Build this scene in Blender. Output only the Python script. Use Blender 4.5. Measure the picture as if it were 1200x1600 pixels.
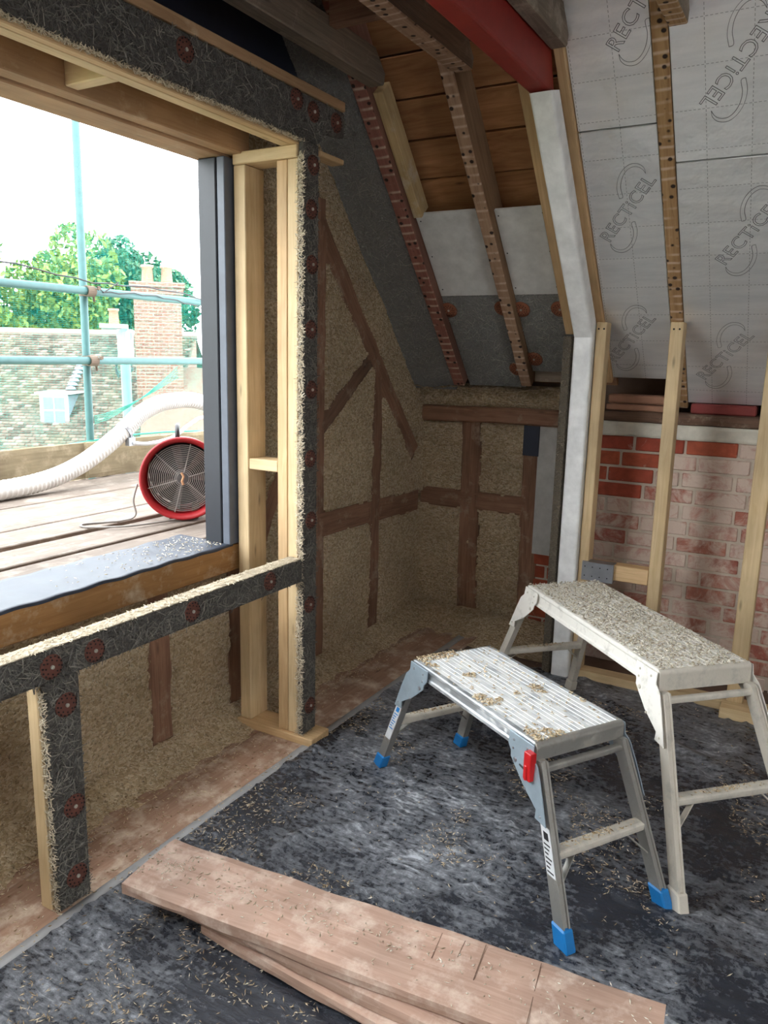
import bpy, bmesh, math, random
import numpy as np
from mathutils import Vector, Matrix, noise as mnoise

for o in list(bpy.data.objects):
    bpy.data.objects.remove(o)
SC = bpy.context.scene
COL = SC.collection

# ------------------------------------------------------------------ camera
CAM_H = 1.55
YAW, PITCH, ROLL = math.radians(29.65), math.radians(11.323), math.radians(1.357)
FPX = 1216.0
cy, sy, cp, sp = math.cos(YAW), math.sin(YAW), math.cos(PITCH), math.sin(PITCH)
fwd = Vector((-sy * cp, cy * cp, -sp))
rgt = Vector((cy, sy, 0))
upv = rgt.cross(fwd)
r2 = rgt * math.cos(ROLL) + upv * math.sin(ROLL)
u2 = upv * math.cos(ROLL) - rgt * math.sin(ROLL)
cd = bpy.data.cameras.new('camera')
cd.sensor_fit = 'VERTICAL'
cd.sensor_height = 36.0
cd.lens = FPX / 1600.0 * 36.0
cd.clip_start = 0.02
cam = bpy.data.objects.new('camera', cd)
COL.objects.link(cam)
mw = Matrix((r2, u2, -fwd)).transposed().to_4x4()
mw.translation = Vector((0, 0, CAM_H))
cam.matrix_world = mw
SC.camera = cam

# ------------------------------------------------------------------ world: bright overcast sky
wd = bpy.data.worlds.new('overcast_sky')
SC.world = wd
wd.use_nodes = True
bg = wd.node_tree.nodes['Background']
bg.inputs['Color'].default_value = (0.93, 0.97, 1.0, 1)
bg.inputs['Strength'].default_value = 3.9
SC.view_settings.view_transform = 'Standard'
SC.view_settings.look = 'None'
SC.view_settings.gamma = 1.0
SC.view_settings.use_curve_mapping = False
SC.view_settings.exposure = 1.3

R = random.Random(7)
NP = np.random.default_rng(11)

# ------------------------------------------------------------------ node helpers
class NT:
    def __init__(s, name):
        s.m = bpy.data.materials.new(name)
        s.m.use_nodes = True
        s.t = s.m.node_tree
        s.t.nodes.clear()
        s.out = s.t.nodes.new('ShaderNodeOutputMaterial')
        s.b = s.t.nodes.new('ShaderNodeBsdfPrincipled')
        s.t.links.new(s.b.outputs[0], s.out.inputs[0])
    def n(s, typ, ins=None, **kw):
        nd = s.t.nodes.new('ShaderNode' + typ)
        for k, v in kw.items():
            setattr(nd, k, v)
        for k, v in (ins or {}).items():
            s.put(nd.inputs[k], v)
        return nd
    def put(s, sock, v):
        if isinstance(v, bpy.types.NodeSocket):
            s.t.links.new(v, sock)
        else:
            if isinstance(v, tuple) and len(v) == 3 and sock.type == 'RGBA':
                v = (*v, 1)
            sock.default_value = v
    def coord(s, scale=(1, 1, 1), rot=(0, 0, 0), rand=True):
        c = s.n('TexCoord').outputs['Object']
        if rand:
            oi = s.n('ObjectInfo').outputs['Random']
            ml = s.n('Math', {0: oi, 1: 37.0}, operation='MULTIPLY').outputs[0]
            c = s.n('VectorMath', {0: c, 1: ml}, operation='ADD').outputs[0]
        return s.n('Mapping', {'Vector': c, 'Scale': scale, 'Rotation': rot}).outputs[0]
    def noise(s, vec, scale, detail=4, rough=.55, dist=0):
        return s.n('TexNoise', {'Vector': vec, 'Scale': scale, 'Detail': detail, 'Roughness': rough, 'Distortion': dist}).outputs[0]
    def ramp(s, fac, stops):
        nd = s.n('ValToRGB', {0: fac})
        e = nd.color_ramp.elements
        while len(e) < len(stops):
            e.new(.5)
        for i, (p, c) in enumerate(stops):
            e[i].position = p
            e[i].color = (c, c, c, 1) if not isinstance(c, tuple) else (*c, 1)
        return nd.outputs[0]
    def mix(s, fac, a, b, bt='MIX'):
        nd = s.n('Mix', data_type='RGBA', blend_type=bt)
        s.put(nd.inputs[0], fac); s.put(nd.inputs[6], a); s.put(nd.inputs[7], b)
        return nd.outputs[2]
    def bump(s, h, strength=.5, dist=.01):
        s.put(s.b.inputs['Normal'], s.n('Bump', {'Height': h, 'Strength': strength, 'Distance': dist}).outputs[0])
    def set(s, col=None, rough=None, metal=None, **kw):
        if col is not None: s.put(s.b.inputs['Base Color'], col)
        if rough is not None: s.put(s.b.inputs['Roughness'], rough)
        if metal is not None: s.put(s.b.inputs['Metallic'], metal)
        for k, v in kw.items(): s.put(s.b.inputs[k], v)
        return s.m

def wood(name, c0, c1, grain=1.0, rough=.7, dust=None, dustamt=.5, knots=True, bump=.25):
    t = NT(name)
    v = t.coord((1.2, 22 * grain, 22 * grain))
    g = t.noise(v, 2.2, 6, .65, 1.2)
    col = t.ramp(g, [(.3, c0), (.7, c1)])
    v2 = t.coord((1, 1, 1))
    big = t.ramp(t.noise(v2, 3.0, 3), [(.35, .72), (.65, 1.0)])
    col = t.mix(1.0, col, big, 'MULTIPLY')
    if knots:
        vk = t.n('TexVoronoi', {'Vector': t.coord((2.2, 9, 9)), 'Scale': 1.3, 'Randomness': 1.0}, feature='F1').outputs['Distance']
        kn = t.ramp(vk, [(.0, 1.0), (.10, 0.0)])
        col = t.mix(kn, col, tuple(x * .35 for x in c0))
    if dust:
        dn = t.ramp(t.noise(v2, 9, 8, .7), [(.62 - .3 * dustamt, 0.0), (.8 - .2 * dustamt, 1.0)])
        col = t.mix(dn, col, dust)
    t.bump(g, bump, .004)
    return t.set(col, rough)

def plain(name, col, rough=.6, metal=0, spec=None, bumpn=None):
    t = NT(name)
    v = t.coord()
    f = t.ramp(t.noise(v, 14, 6, .6), [(.3, .8), (.7, 1.06)])
    c = t.mix(1.0, col, f, 'MULTIPLY')
    if bumpn:
        t.bump(t.noise(v, bumpn, 5), .25, .003)
    return t.set(c, rough, metal)

PINE = wood('pine', (.53, .33, .15), (.73, .505, .275), 1.0, .65)
PINE2 = wood('pine_pale', (.58, .405, .21), (.76, .58, .34), .8, .65)
PINE_DUSTY = wood('pine_dusty', (.44, .30, .13), (.62, .46, .24), 1, .75, (.6, .52, .4), .35)
LINTEL = wood('lintel_timber', (.34, .19, .09), (.48, .30, .16), .8, .7, (.5, .38, .25), .2)
OAK = wood('old_oak', (.19, .090, .052), (.36, .195, .12), 1.0, .8, (.42, .33, .24), .25, bump=.6)
OAKD = wood('old_oak_dark', (.10, .055, .035), (.20, .11, .07), 1.0, .85, (.36, .28, .2), .25, bump=.6)
SARK = wood('sarking_pine', (.27, .11, .04), (.50, .24, .10), .5, .75)
SILLW = wood('sill_beam_timber', (.34, .16, .05), (.50, .27, .10), .8, .6, (.62, .5, .36), .35)
PLANKW = wood('reused_plank', (.40, .245, .18), (.56, .38, .29), .9, .7, (.66, .53, .44), .45)
DECKW = wood('scaffold_board_grey', (.15, .115, .09), (.245, .20, .165), .8, .9, (.30, .26, .22), .4)
TOEW = wood('toe_board', (.17, .13, .075), (.27, .215, .13), .6, .9, (.33, .27, .18), .4)
FLOORW = wood('floor_boards_dusty', (.30, .17, .11), (.46, .29, .20), .7, .8, (.66, .54, .42), .5)
GREYW = wood('grey_joist', (.17, .125, .09), (.30, .235, .17), 1, .85, (.38, .32, .25), .25, bump=.6)

def lath_wood(name, c0, c1):
    # old rafter edge: pale ghost lines of laths and dark nail holes
    t = NT(name)
    v = t.coord((1.2, 20, 20))
    g = t.noise(v, 2.2, 6, .65, 1.2)
    col = t.ramp(g, [(.3, c0), (.7, c1)])
    o = t.coord((1, 1, 1))
    sx = t.n('SeparateXYZ', {0: o})
    nz = t.noise(o, 6, 2)
    xs = t.n('Math', {0: nz, 1: .012, 2: sx.outputs[0]}, operation='MULTIPLY_ADD').outputs[0]
    fr = t.n('Math', {0: xs, 1: .021}, operation='PINGPONG').outputs[0]
    pale = t.ramp(fr, [(.0, 1.0), (.0035, .9), (.005, 0.0)])
    pale = t.mix(1.0, pale, t.ramp(t.noise(o, 11, 3), [(.38, 0.0), (.55, .9)]), 'MULTIPLY')
    col = t.mix(pale, col, (.60, .44, .33))
    wv = t.n('Mapping', {'Vector': o, 'Scale': (27, 24, .001)}).outputs[0]
    vo = t.n('TexVoronoi', {'Vector': wv, 'Scale': 1.0, 'Randomness': .55}).outputs['Distance']
    hole = t.ramp(vo, [(.17, 1.0), (.25, 0.0)])
    col = t.mix(hole, col, (.03, .015, .01))
    hb = t.n('Math', {0: g, 1: hole}, operation='SUBTRACT').outputs[0]
    t.bump(hb, .6, .006)
    return t.set(col, .85)
LATH = lath_wood('rafter_lath_marks', (.26, .15, .09), (.42, .27, .17))
LATHR = lath_wood('rafter_lath_marks_red', (.20, .075, .055), (.33, .14, .10))
LATHB = lath_wood('rafter_lath_marks_brown', (.27, .145, .06), (.44, .27, .13))

def hemp():
    t = NT('hempcrete')
    v = t.coord((1, 1, 1), rand=False)
    w = t.n('VectorMath', {0: v, 1: t.n('VectorMath', {0: t.n('TexNoise', {'Vector': v, 'Scale': 25.0}).outputs['Color'], 1: (.03, .03, .03)}, operation='MULTIPLY').outputs[0]}, operation='ADD').outputs[0]
    vo = t.n('TexVoronoi', {'Vector': t.n('Mapping', {'Vector': w, 'Scale': (1, 1.0, 1.7)}).outputs[0], 'Scale': 75.0}, feature='F1')
    cell = vo.outputs['Color']; d = vo.outputs['Distance']
    sep = t.n('SeparateColor', {0: cell}).outputs[0]
    col = t.ramp(sep, [(.0, (.50, .365, .205)), (.5, (.66, .51, .32)), (1.0, (.80, .67, .47))])
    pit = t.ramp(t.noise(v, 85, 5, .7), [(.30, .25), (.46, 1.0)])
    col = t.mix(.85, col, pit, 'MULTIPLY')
    big = t.ramp(t.noise(v, 2.2, 4), [(.3, .78), (.7, 1.05)])
    col = t.mix(1.0, col, big, 'MULTIPLY')
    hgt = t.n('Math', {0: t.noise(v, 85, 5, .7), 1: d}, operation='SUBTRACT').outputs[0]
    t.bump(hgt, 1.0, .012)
    return t.set(col, .95)
HEMP = hemp()

def chipmat(name, stops):
    t = NT(name)
    g = t.n('NewGeometry').outputs['Random Per Island']
    return t.set(t.ramp(g, stops), .85)
CHIP = chipmat('hemp_chips', [(0, (.22, .145, .075)), (.25, (.50, .37, .21)), (.7, (.72, .58, .385)), (1, (.84, .745, .58))])
CHIPW = chipmat('hemp_chips_lime', [(0, (.26, .20, .12)), (.35, (.60, .53, .40)), (1, (.84, .80, .70))])
STRAND = chipmat('wood_wool_strand', [(0, (.07, .065, .06)), (.6, (.16, .15, .13)), (1, (.26, .24, .20))])
STRANDL = chipmat('wood_wool_strand_pale', [(0, (.38, .31, .21)), (.6, (.56, .48, .35)), (1, (.68, .60, .46))])

def woodwool(name, c0, c1):
    t = NT(name)
    v = t.coord((1, 1, 1), rand=False)
    a = t.noise(v, 40, 6, .7, 3.0)
    vo = t.n('TexVoronoi', {'Vector': t.n('VectorMath', {0: v, 1: t.n('VectorMath', {0: t.n('TexNoise', {'Vector': v, 'Scale': 9.0}).outputs['Color'], 1: (.2, .2, .2)}, operation='MULTIPLY').outputs[0]}, operation='ADD').outputs[0], 'Scale': 60.0}, feature='DISTANCE_TO_EDGE').outputs[0]
    st = t.ramp(vo, [(.0, 1.0), (.09, 0.0)])
    col = t.mix(st, t.ramp(a, [(.3, c0), (.7, c1)]), tuple(x * 1.55 for x in c1))
    hgt = t.n('Math', {0: a, 1: st}, operation='ADD').outputs[0]
    t.bump(hgt, .9, .008)
    return t.set(col, .95)
WWOOL = woodwool('wood_wool_board', (.045, .043, .04), (.13, .12, .105))
WWOOLG = woodwool('wood_wool_board_grey', (.19, .19, .18), (.31, .305, .285))
WWEDGE = woodwool('wood_wool_edge', (.09, .075, .055), (.20, .165, .12))

def poly():
    t = NT('black_polythene_dusty')
    v = t.coord((1, 1, 1), rand=False)
    a = t.noise(v, 3.2, 9, .68, .9)
    sm = t.noise(t.n('Mapping', {'Vector': v, 'Scale': (9, 30, 9), 'Rotation': (0, 0, .9)}).outputs[0], 1.6, 7, .7, .8)
    pt = t.noise(v, 55, 5, .7)
    big = t.noise(v, 1.1, 3, .5)
    f = t.n('Math', {0: sm, 1: a}, operation='MULTIPLY').outputs[0]
    f = t.n('Math', {0: f, 1: t.ramp(big, [(.35, .55), (.62, 1.25)])}, operation='MULTIPLY').outputs[0]
    f = t.n('Math', {0: pt, 1: .45, 2: f}, operation='MULTIPLY_ADD').outputs[0]
    dust = t.ramp(f, [(.41, 0.02), (.54, .34), (.70, 1.0)])
    col = t.mix(dust, (.012, .015, .024), (.52, .545, .59))
    t.bump(t.n('Math', {0: sm, 1: a}, operation='ADD').outputs[0], .55, .012)
    return t.set(col, t.ramp(dust, [(0, .24), (.6, .7)]))
POLY = poly()

def foil():
    t = NT('foil_facing')
    o = t.n('TexCoord').outputs['Object']
    v = t.n('Mapping', {'Vector': o, 'Scale': (3, 3, 3)}).outputs[0]
    w = t.noise(t.n('Mapping', {'Vector': o, 'Scale': (2.0, 15, 5)}).outputs[0], 1.2, 5, .6)
    col = t.ramp(w, [(.3, (.80, .81, .82)), (.7, (.95, .95, .95))])
    # printed dashed grid
    s = t.n('SeparateXYZ', {0: o})
    def grid(a, b, step, dash):
        f = t.n('Math', {0: a, 1: step / 2}, operation='PINGPONG').outputs[0]
        l = t.n('Math', {0: f, 1: .0011}, operation='LESS_THAN').outputs[0]
        q = t.n('Math', {0: b, 1: dash}, operation='PINGPONG').outputs[0]
        dd = t.n('Math', {0: q, 1: dash * .42}, operation='GREATER_THAN').outputs[0]
        return t.n('Math', {0: l, 1: dd}, operation='MULTIPLY').outputs[0]
    g1 = grid(s.outputs[0], s.outputs[1], .15, .0075)
    g2 = grid(s.outputs[1], s.outputs[0], .15, .0075)
    g = t.n('Math', {0: g1, 1: g2}, operation='MAXIMUM').outputs[0]
    col = t.mix(t.n('Math', {0: g, 1: .6}, operation='MULTIPLY').outputs[0], col, (.16, .16, .17))
    t.bump(t.noise(v, 2.0, 4), .5, .03)
    return t.set(col, .33, .62)
FOIL = foil()
FOAM = plain('foam_core', (.55, .45, .30), .8)
INK = plain('logo_ink', (.16, .16, .17), .6)
REDST = plain('red_oxide_steel', (.27, .022, .016), .5)
WHITEST = plain('white_steel', (.88, .88, .87), .45, bumpn=30)
BLACKP = plain('black_painted_board', (.012, .015, .022), .5)
MEMB = plain('black_sill_membrane', (.035, .044, .066), .5, bumpn=8)
NAVY = plain('dark_navy_membrane', (.018, .024, .045), .6)
WHITEB = plain('white_board', (.62, .61, .58), .75)
GREYB = plain('pale_grey_board', (.55, .54, .51), .8)
DISC = plain('disc_rust_red', (.125, .042, .028), .8)
METAL = plain('galvanised_steel', (.40, .42, .45), .35, .85)
SCREW = plain('screw_head', (.65, .62, .55), .35, .6)
DARK = plain('dark_hole', (.012, .010, .009), .9)
TAPE = plain('grey_tape', (.36, .36, .36), .65, bumpn=30)
PLASTER = plain('lime_plaster', (.62, .58, .49), .9, bumpn=40)
DARKROOM = plain('roof_underside', (.16, .10, .07), .9)
PLASTW = plain('rear_plasterboard', (.42, .38, .34), .9)

def brickmat(name, c0, c1, wash, amt):
    t = NT(name)
    v = t.coord((1, 1, 1))
    oi = t.n('ObjectInfo').outputs['Random']
    c = t.mix(oi, c0, c1)
    c = t.mix(1.0, c, t.ramp(t.noise(v, 22, 6), [(.3, .7), (.7, 1.1)]), 'MULTIPLY')
    w = t.ramp(t.noise(v, 9, 9, .72, .6), [(.62 - amt * .35, 0.0), (.72 - amt * .22, 1.0)])
    c = t.mix(w, c, wash)
    t.bump(t.noise(v, 60, 5), .5, .006)
    return t.set(c, .9)
BRICK_R = brickmat('brick_orange_red', (.42, .095, .045), (.36, .065, .038), (.60, .42, .34), .05)
BRICK_W = brickmat('brick_limewashed', (.38, .13, .095), (.46, .19, .14), (.58, .455, .375), .95)
BRICK_P = brickmat('brick_worn', (.38, .12, .085), (.44, .19, .13), (.57, .44, .36), .55)
MORTAR = plain('lime_mortar', (.56, .475, .385), .95, bumpn=50)
TERRA = plain('terracotta', (.42, .22, .14), .85, bumpn=40)

def aluminium(name, col, dusta, dustc, rough, metal):
    t = NT(name)
    v = t.coord((1, 1, 1), rand=True)
    d = t.ramp(t.noise(v, 16, 8, .72), [(.66 - .4 * dusta, 0.0), (.78 - .3 * dusta, 1.0)])
    c = t.mix(d, col, dustc)
    t.bump(t.noise(v, 70, 5), .35, .003)
    return t.set(c, t.ramp(d, [(0, rough), (1, .9)]), t.ramp(d, [(0, metal), (1, 0.0)]))
ALU = aluminium('aluminium_dusty', (.62, .66, .70), .42, (.66, .66, .64), .38, .8)
ALUTOP = aluminium('aluminium_tread_dusty', (.68, .71, .74), .72, (.74, .74, .72), .45, .6)
ALUD = aluminium('aluminium_grimy', (.42, .41, .38), .35, (.33, .30, .25), .45, .75)
ALUDIRT = aluminium('aluminium_plastered', (.45, .43, .38), .92, (.60, .555, .475), .7, .3)
ALUDIRTTOP = aluminium('tread_plastered', (.45, .43, .38), 1.0, (.78, .745, .68), .8, .1)
BRKT = plain('grey_blue_bracket', (.34, .42, .48), .45, .35)
BLUE = plain('blue_plastic_foot', (.01, .20, .55), .45)
REDPL = plain('red_latch', (.55, .012, .015), .4)
STICK = plain('sticker_white', (.74, .76, .78), .5)
BLUEINK = plain('sticker_blue', (.02, .22, .60), .5)
BLACKPL = plain('black_plastic', (.02, .02, .022), .5)

TUBE = plain('scaffold_tube', (.055, .15, .15), .55, .1)
RUST = plain('rusty_coupler', (.15, .11, .08), .85)
HOSEW = plain('white_hose', (.68, .68, .66), .6)
FANRED = plain('fan_red', (.34, .010, .014), .5)
FANDK = plain('fan_dark', (.02, .018, .02), .7)
FANBL = plain('fan_blade', (.10, .085, .075), .55, .3)
WIRE = plain('grille_wire', (.34, .31, .29), .45, .3)
CABLE = plain('cable_grey', (.26, .24, .22), .6)
ROPE = plain('green_rope', (.03, .30, .22), .7)

def netmat():
    t = NT('green_debris_netting')
    o = t.n('TexCoord').outputs['Object']
    s = t.n('SeparateXYZ', {0: o})
    wob = t.noise(o, 3, 3)
    def lines(a, step, th):
        a2 = t.n('Math', {0: wob, 1: .03, 2: a}, operation='MULTIPLY_ADD').outputs[0]
        p = t.n('Math', {0: a2, 1: step}, operation='PINGPONG').outputs[0]
        return t.n('Math', {0: p, 1: th}, operation='LESS_THAN').outputs[0]
    l = t.n('Math', {0: lines(s.outputs[2], .006, .0018), 1: lines(s.outputs[1], .02, .0016)}, operation='MAXIMUM').outputs[0]
    fold = t.ramp(t.noise(o, 2.2, 4, .6, 1.0), [(.5, .0), (.8, .16)])
    a = t.n('Math', {0: t.n('Math', {0: l, 1: .36}, operation='MULTIPLY').outputs[0], 1: fold}, operation='ADD', use_clamp=True).outputs[0]
    tr = t.n('BsdfTransparent')
    tl = t.n('BsdfTranslucent', {0: (.015, .32, .27, 1)})
    df = t.n('BsdfDiffuse', {0: (.015, .32, .27, 1)})
    m1 = t.n('MixShader', {0: .5, 1: tl.outputs[0], 2: df.outputs[0]})
    m2 = t.n('MixShader', {0: a, 1: tr.outputs[0], 2: m1.outputs[0]})
    t.t.links.new(m2.outputs[0], t.out.inputs[0])
    return t.m
NET = netmat()

def tilemat():
    t = NT('clay_roof_tile')
    g = t.n('NewGeometry').outputs['Random Per Island']
    c = t.ramp(g, [(0, (.05, .034, .026)), (.4, (.10, .072, .055)), (.8, (.15, .112, .088)), (1, (.21, .17, .14))])
    o = t.coord(rand=False)
    c = t.mix(t.ramp(t.noise(o, .9, 5), [(.5, 0.0), (.75, .5)]), c, (.16, .155, .09))
    return t.set(c, .95)
TILE = tilemat()
def fbrick():
    t = NT('far_brick')
    o = t.coord(rand=False)
    b = t.n('TexBrick', {'Vector': t.n('Mapping', {'Vector': o, 'Rotation': (math.pi / 2, 0, 0)}).outputs[0], 'Color1': (.11, .045, .03, 1), 'Color2': (.16, .08, .055, 1), 'Mortar': (.19, .15, .12, 1), 'Scale': 1.0, 'Mortar Size': .012, 'Brick Width': .23, 'Row Height': .078})
    return t.set(b.outputs[0], .9)
FBRICK = fbrick()
def leafmat(name, a, b):
    t = NT(name)
    g = t.n('NewGeometry').outputs['Random Per Island']
    t.set(t.ramp(g, [(0, a), (1, b)]), .6)
    return t.m
LEAF1 = leafmat('leaves_yellow_green', (.05, .115, .012), (.20, .26, .035))
LEAF2 = leafmat('leaves_dark', (.018, .065, .028), (.05, .12, .045))
BARK = plain('bark', (.16, .12, .09), .9)
FWHITE = plain('far_white_paint', (.42, .42, .42), .7)
FGLASS = plain('far_glass', (.12, .16, .20), .15)
LEAD = plain('lead_cheek', (.20, .24, .28), .7)
LAWN = plain('ground_green', (.20, .24, .12), .95)

# ------------------------------------------------------------------ mesh helpers
def W(o):
    if o is None: return Matrix()
    return W(o.parent) @ o.matrix_parent_inverse @ o.matrix_basis

def setp(o, p, local=False):
    if p is not None:
        o.parent = p
        o.matrix_parent_inverse = Matrix() if local else W(p).inverted()
    return o

def link(name, me, mats, parent=None, local=False, smooth=False, mtx=None):
    o = bpy.data.objects.new(name, me)
    for m in (mats if isinstance(mats, (list, tuple)) else [mats]):
        if m is not None and len(me.materials) < len(mats if isinstance(mats, (list, tuple)) else [mats]):
            me.materials.append(m)
    COL.objects.link(o)
    if mtx is not None: o.matrix_basis = mtx
    setp(o, parent, local)
    if smooth:
        me.polygons.foreach_set('use_smooth', [True] * len(me.polygons))
    return o

def tag(o, label=None, cat=None, group=None, kind=None):
    if label: o['label'] = label
    if cat: o['category'] = cat
    if group: o['group'] = group
    if kind: o['kind'] = kind
    return o

def empty(name, loc=(0, 0, 0), rz=0):
    o = bpy.data.objects.new(name, None)
    o.empty_display_size = .05
    o.location = loc
    o.rotation_euler = (0, 0, rz)
    o.matrix_basis = Matrix.Translation(loc) @ Matrix.Rotation(rz, 4, 'Z')
    COL.objects.link(o)
    return o

def tri_mesh(name, V, F):
    V = np.asarray(V, dtype=np.float32); F = np.asarray(F, dtype=np.int32)
    me = bpy.data.meshes.new(name)
    me.vertices.add(len(V)); me.vertices.foreach_set('co', V.ravel())
    k = F.shape[1]
    me.loops.add(F.size); me.loops.foreach_set('vertex_index', F.ravel())
    me.polygons.add(len(F))
    me.polygons.foreach_set('loop_start', np.arange(0, F.size, k, dtype=np.int32))
    me.update(calc_edges=True); me.validate()
    return me

class BM:
    """collects shapes into one mesh"""
    def __init__(s): s.v = []; s.f = []; s.mi = []
    def add(s, vs, fs, mi=0, M=None):
        b = len(s.v)
        s.v += [tuple(M @ Vector(v)) if M is not None else tuple(v) for v in vs]
        for f in fs:
            s.f.append([b + i for i in f]); s.mi.append(mi)
        return s
    def box(s, a, b, mi=0, M=None):
        x0, y0, z0 = a; x1, y1, z1 = b
        return s.add([(x0, y0, z0), (x1, y0, z0), (x1, y1, z0), (x0, y1, z0), (x0, y0, z1), (x1, y0, z1), (x1, y1, z1), (x0, y1, z1)],
                     [(3, 2, 1, 0), (4, 5, 6, 7), (0, 1, 5, 4), (1, 2, 6, 5), (2, 3, 7, 6), (3, 0, 4, 7)], mi, M)
    def prism(s, poly, vec, mi=0, M=None):
        n = len(poly); v = Vector(vec)
        p2 = [tuple(Vector(p) + v) for p in poly]
        fs = [list(range(n))[::-1], list(range(n, 2 * n))] + [(i, (i + 1) % n, n + (i + 1) % n, n + i) for i in range(n)]
        return s.add(list(poly) + p2, fs, mi, M)
    def tube(s, pts, r, seg=10, mi=0, M=None, caps=True, rfun=None):
        pts = [Vector(p) for p in pts]; vs = []; fs = []
        prev = None
        for i, p in enumerate(pts):
            d = (pts[min(i + 1, len(pts) - 1)] - pts[max(i - 1, 0)]).normalized()
            if prev is None:
                a = d.orthogonal().normalized()
            else:
                a = (prev - d * prev.dot(d)).normalized()
            prev = a; b = d.cross(a)
            rr = rfun(i) if rfun else r
            for k in range(seg):
                an = 2 * math.pi * k / seg
                vs.append(p + a * (rr * math.cos(an)) + b * (rr * math.sin(an)))
        for i in range(len(pts) - 1):
            for k in range(seg):
                k2 = (k + 1) % seg
                fs.append((i * seg + k, i * seg + k2, (i + 1) * seg + k2, (i + 1) * seg + k))
        if caps:
            fs.append(list(range(seg))[::-1]); fs.append([(len(pts) - 1) * seg + k for k in range(seg)])
        return s.add(vs, fs, mi, M)
    def lathe(s, prof, seg=32, mi=0, M=None, closed=False):
        vs = []; fs = []
        for (r, z) in prof:
            for k in range(seg):
                a = 2 * math.pi * k / seg
                vs.append((r * math.cos(a), r * math.sin(a), z))
        n = len(prof)
        for i in range(n if closed else n - 1):
            j = (i + 1) % n
            for k in range(seg):
                k2 = (k + 1) % seg
                fs.append((i * seg + k, i * seg + k2, j * seg + k2, j * seg + k))
        return s.add(vs, fs, mi, M)
    def obj(s, name, mat, parent=None, local=False, bevel=0, smooth=False, mtx=None):
        me = bpy.data.meshes.new(name)
        me.from_pydata(s.v, [], s.f)
        mats = mat if isinstance(mat, (list, tuple)) else [mat]
        for m in mats: me.materials.append(m)
        if len(mats) > 1: me.polygons.foreach_set('material_index', s.mi)
        bm = bmesh.new(); bm.from_mesh(me)
        if bevel:
            es = [e for e in bm.edges if len(e.link_faces) == 2 and e.calc_face_angle(0) > .6]
            bmesh.ops.bevel(bm, geom=es, offset=bevel, segments=1, affect='EDGES', clamp_overlap=True)
        bmesh.ops.recalc_face_normals(bm, faces=bm.faces)
        bm.to_mesh(me); bm.free()
        return link(name, me, [], parent, local, smooth, mtx)

def axes(p0, p1, up=(0, 0, 1)):
    p0, p1 = Vector(p0), Vector(p1)
    x = (p1 - p0).normalized(); u = Vector(up)
    y = u.cross(x).normalized(); z = x.cross(y)
    M = Matrix((x, y, z)).transposed().to_4x4(); M.translation = p0
    return M, (p1 - p0).length

def beam(name, p0, p1, w, h, mat, parent=None, up=(0, 0, 1), bevel=.003, rough=0, seed=0):
    """timber whose axis runs p0->p1 through the middle of its section; w sideways, h along up"""
    M, L = axes(p0, p1, up)
    b = BM()
    if not rough:
        b.box((0, -w / 2, -h / 2), (L, w / 2, h / 2))
        return b.obj(name, mat, parent, False, bevel, False, M)
    n = max(3, int(L / .03))
    ring = [(-.5, -.38), (-.38, -.5), (0, -.52), (.38, -.5), (.5, -.38), (.51, 0), (.5, .38), (.38, .5), (0, .51), (-.38, .5), (-.5, .38), (-.51, 0)]
    vs = []; fs = []; k = len(ring)
    for i in range(n + 1):
        x = L * i / n
        for j, (a, c) in enumerate(ring):
            q = mnoise.noise(Vector((x * 7 + seed * 9.1, a * 3 + seed, c * 3))) * rough
            q2 = mnoise.noise(Vector((x * 2.2 + seed * 3.7, 5.5, seed))) * rough * .8
            vs.append((x, a * w + q * (1 if a > 0 else -1) + q2, c * h + q * (1 if c > 0 else -1)))
    for i in range(n):
        for j in range(k):
            j2 = (j + 1) % k
            fs.append((i * k + j, i * k + j2, (i + 1) * k + j2, (i + 1) * k + j))
    fs.append(list(range(k))[::-1]); fs.append([n * k + j for j in range(k)])
    b.add(vs, fs)
    return b.obj(name, mat, parent, False, 0, False, M)

def bx(name, a, b, mat, parent=None, bevel=.003, lng=None):
    """axis-aligned box a..b; its local X runs along its longest side so that grain follows it"""
    a, b = Vector(a), Vector(b); c = (a + b) / 2; d = b - a
    ax = max(range(3), key=lambda i: abs(d[i])) if lng is None else lng
    if ax == 0: return beam(name, (a.x, c.y, c.z), (b.x, c.y, c.z), abs(d.y), abs(d.z), mat, parent, (0, 0, 1), bevel)
    if ax == 1: return beam(name, (c.x, a.y, c.z), (c.x, b.y, c.z), abs(d.x), abs(d.z), mat, parent, (0, 0, 1), bevel)
    return beam(name, (c.x, c.y, a.z), (c.x, c.y, b.z), abs(d.x), abs(d.y), mat, parent, (0, 1, 0), bevel)

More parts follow.
